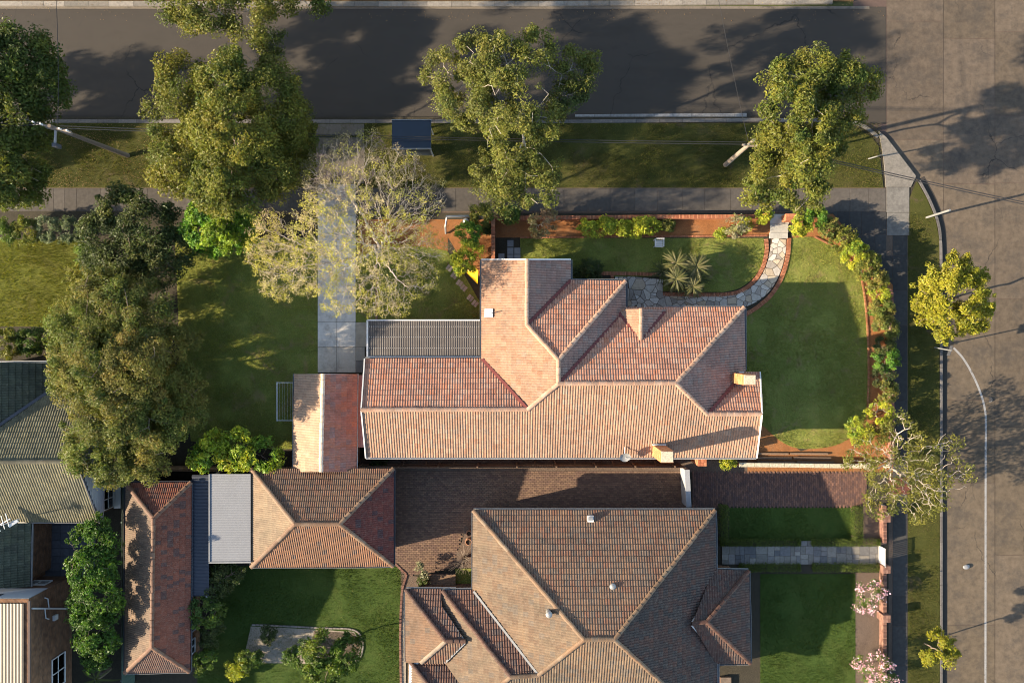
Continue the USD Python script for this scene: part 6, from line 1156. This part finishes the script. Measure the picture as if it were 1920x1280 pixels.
# poles
def pole(label, foot, top, z, mat, r=(0.15, 0.1)):
    a, b = P(*foot, 0.1), P(*top, z); t = thing('utility_pole', label, 'pole', a); t.part('shaft', tube([a, (a + b) / 2, b], [r[0], (r[0] + r[1]) / 2, r[1]], 10), mat); return t, b
p1, t1 = pole('pale wooden utility pole on the verge beside the corner tree', (1360, 309), (1414, 263), 6.0, M['pole_wood'])
p1.part('crossarm', beam(t1 + [-0.55, -0.15, -0.35], t1 + [0.3, -0.25, -0.35], 0.1, 0.12), M['pole_wood']); p1.part('insulator', cat([tube([t1 + [dx, -0.2, -0.28], t1 + [dx, -0.2, -0.1]], 0.045, 8) for dx in (-0.5, -0.25, 0.22)]), M['grey_metal']); p1.part('cap', tube([t1, t1 + [0, 0, 0.03]], 0.12, 10), M['grey_metal'])
p2, t2 = pole('dark wooden utility pole with crossarm left of the round tree', (240, 292), (92, 236), 7.4, M['pole_dark'])
for dz, l in ((-0.3, 1.0), (-0.9, 0.7)): p2.part('crossarm', beam(t2 + [-l, 0.25 * l, dz], t2 + [l, -0.25 * l, dz], 0.11, 0.13), M['pole_wood'])
p2.part('insulator', cat([tube([t2 + [k, -0.25 * k, -0.23], t2 + [k, -0.25 * k, -0.02]], 0.05, 8) for k in (-0.9, -0.5, 0.5, 0.9)]), M['white_metal']); p2.part('bracket', beam(t2 + [0, 0, -0.6], t2 + [-0.1, -0.85, -0.7], 0.1, 0.1), M['grey_metal']); p2.part('transformer_box', bx(t2[0] - 0.22, t2[0] + 0.02, t2[1] - 0.95, t2[1] - 0.75, t2[2] - 1.1, t2[2] - 0.6), M['dark_metal'])
def wire(label, a, b, sag, r=0.018, n=2, sep=(0, 0.12, 0)):
    t = thing('overhead_wire', label, 'cable', (np.asarray(a) + b) / 2)
    for k in range(n):
        s = np.linspace(0, 1, 24)[:, None]; p = np.asarray(a) + (np.asarray(b) - a) * s + np.asarray(sep) * k; p[:, 2] -= (4 * sag * s * (1 - s))[:, 0]; t.part('cable', tube(p, r, 5), M['cable'])
wire('twin overhead wires from the dark pole out of the left edge', t2 + [-0.5, 0.1, -0.1], P(-260, 240, 7.2), 0.3, 0.03); wire('overhead wires running along the verge between the two poles', t2 + [0.5, -0.1, -0.1], t1 + [-0.4, -0.2, -0.1], 0.5, 0.02)
wire('twin black wires crossing the road corner to the right edge', t1 + [0.2, -0.2, -0.1], P(2150, 430, 6.6), 0.35, 0.025); wire('thin wire crossing the asphalt street to the wooden pole', t1 + [-0.3, 0, -0.1], P(1326, -120, 7.0), 0.25, 0.013, n=1); wire('thin wire crossing the asphalt street near the left edge', P(100, -80, 7.2), t2 + [0.4, 0.1, -0.1], 0.2, 0.016, n=1)
# sign posts beside the concrete road
def post(label, foot, top, z, r=0.05, plate_=None, name='sign_post'):
    a, b = P(*foot, 0.1), P(*top, z); t = thing(name, label, 'sign', a); t.part('post', tube([a, b], r, 9), M['grey_metal'])
    if plate_: t.part('sign_plate', beam(b + np.array(plate_[0]) + [0, 0, -0.15], b + np.array(plate_[1]) + [0, 0, -0.15], 0.025, 0.3), M['dark_metal'])
post('pale metal post leaning on the side verge near the kerb ramp', (1737, 408), (1781, 394), 2.6, 0.065); post('thin pole with a small sign plate near the end of the painted road line', (1752, 651), (1784, 657), 2.4, 0.04, ((-0.1, -0.3, 0), (0.1, 0.28, 0))); post('short pale marker post on the verge by the kerb ramp', (1628, 298), (1656, 290), 1.9, 0.04)
# small stray things on the road and lawn
pb = thing('paper_bag', 'crumpled white bag lying on the concrete road', 'litter', P(1812, 1062, 0.0)); m = trimesh.creation.icosphere(2, 0.17); m.vertices *= [1.2, 0.9, 0.5]; m.vertices *= (1 + 0.35 * (meshkit.noise(m.vertices * 9, 3) - 0.5))[:, None]; m.apply_translation(P(1812, 1062, 0.07)); pb.part('bag', m, M['pale_metal'])
dc = thing('drain_cover', 'dark round drain cover in the concrete road by the painted line', 'cover', P(1855, 749, 0.0)); dc.part('lid', tube([P(1855, 749, 0.001), P(1855, 749, 0.009)], 0.13, 16), M['cable']); dc.part('rim', tube([P(1855, 749, 0.0005), P(1855, 749, 0.004)], 0.17, 16), M['dark_metal'])
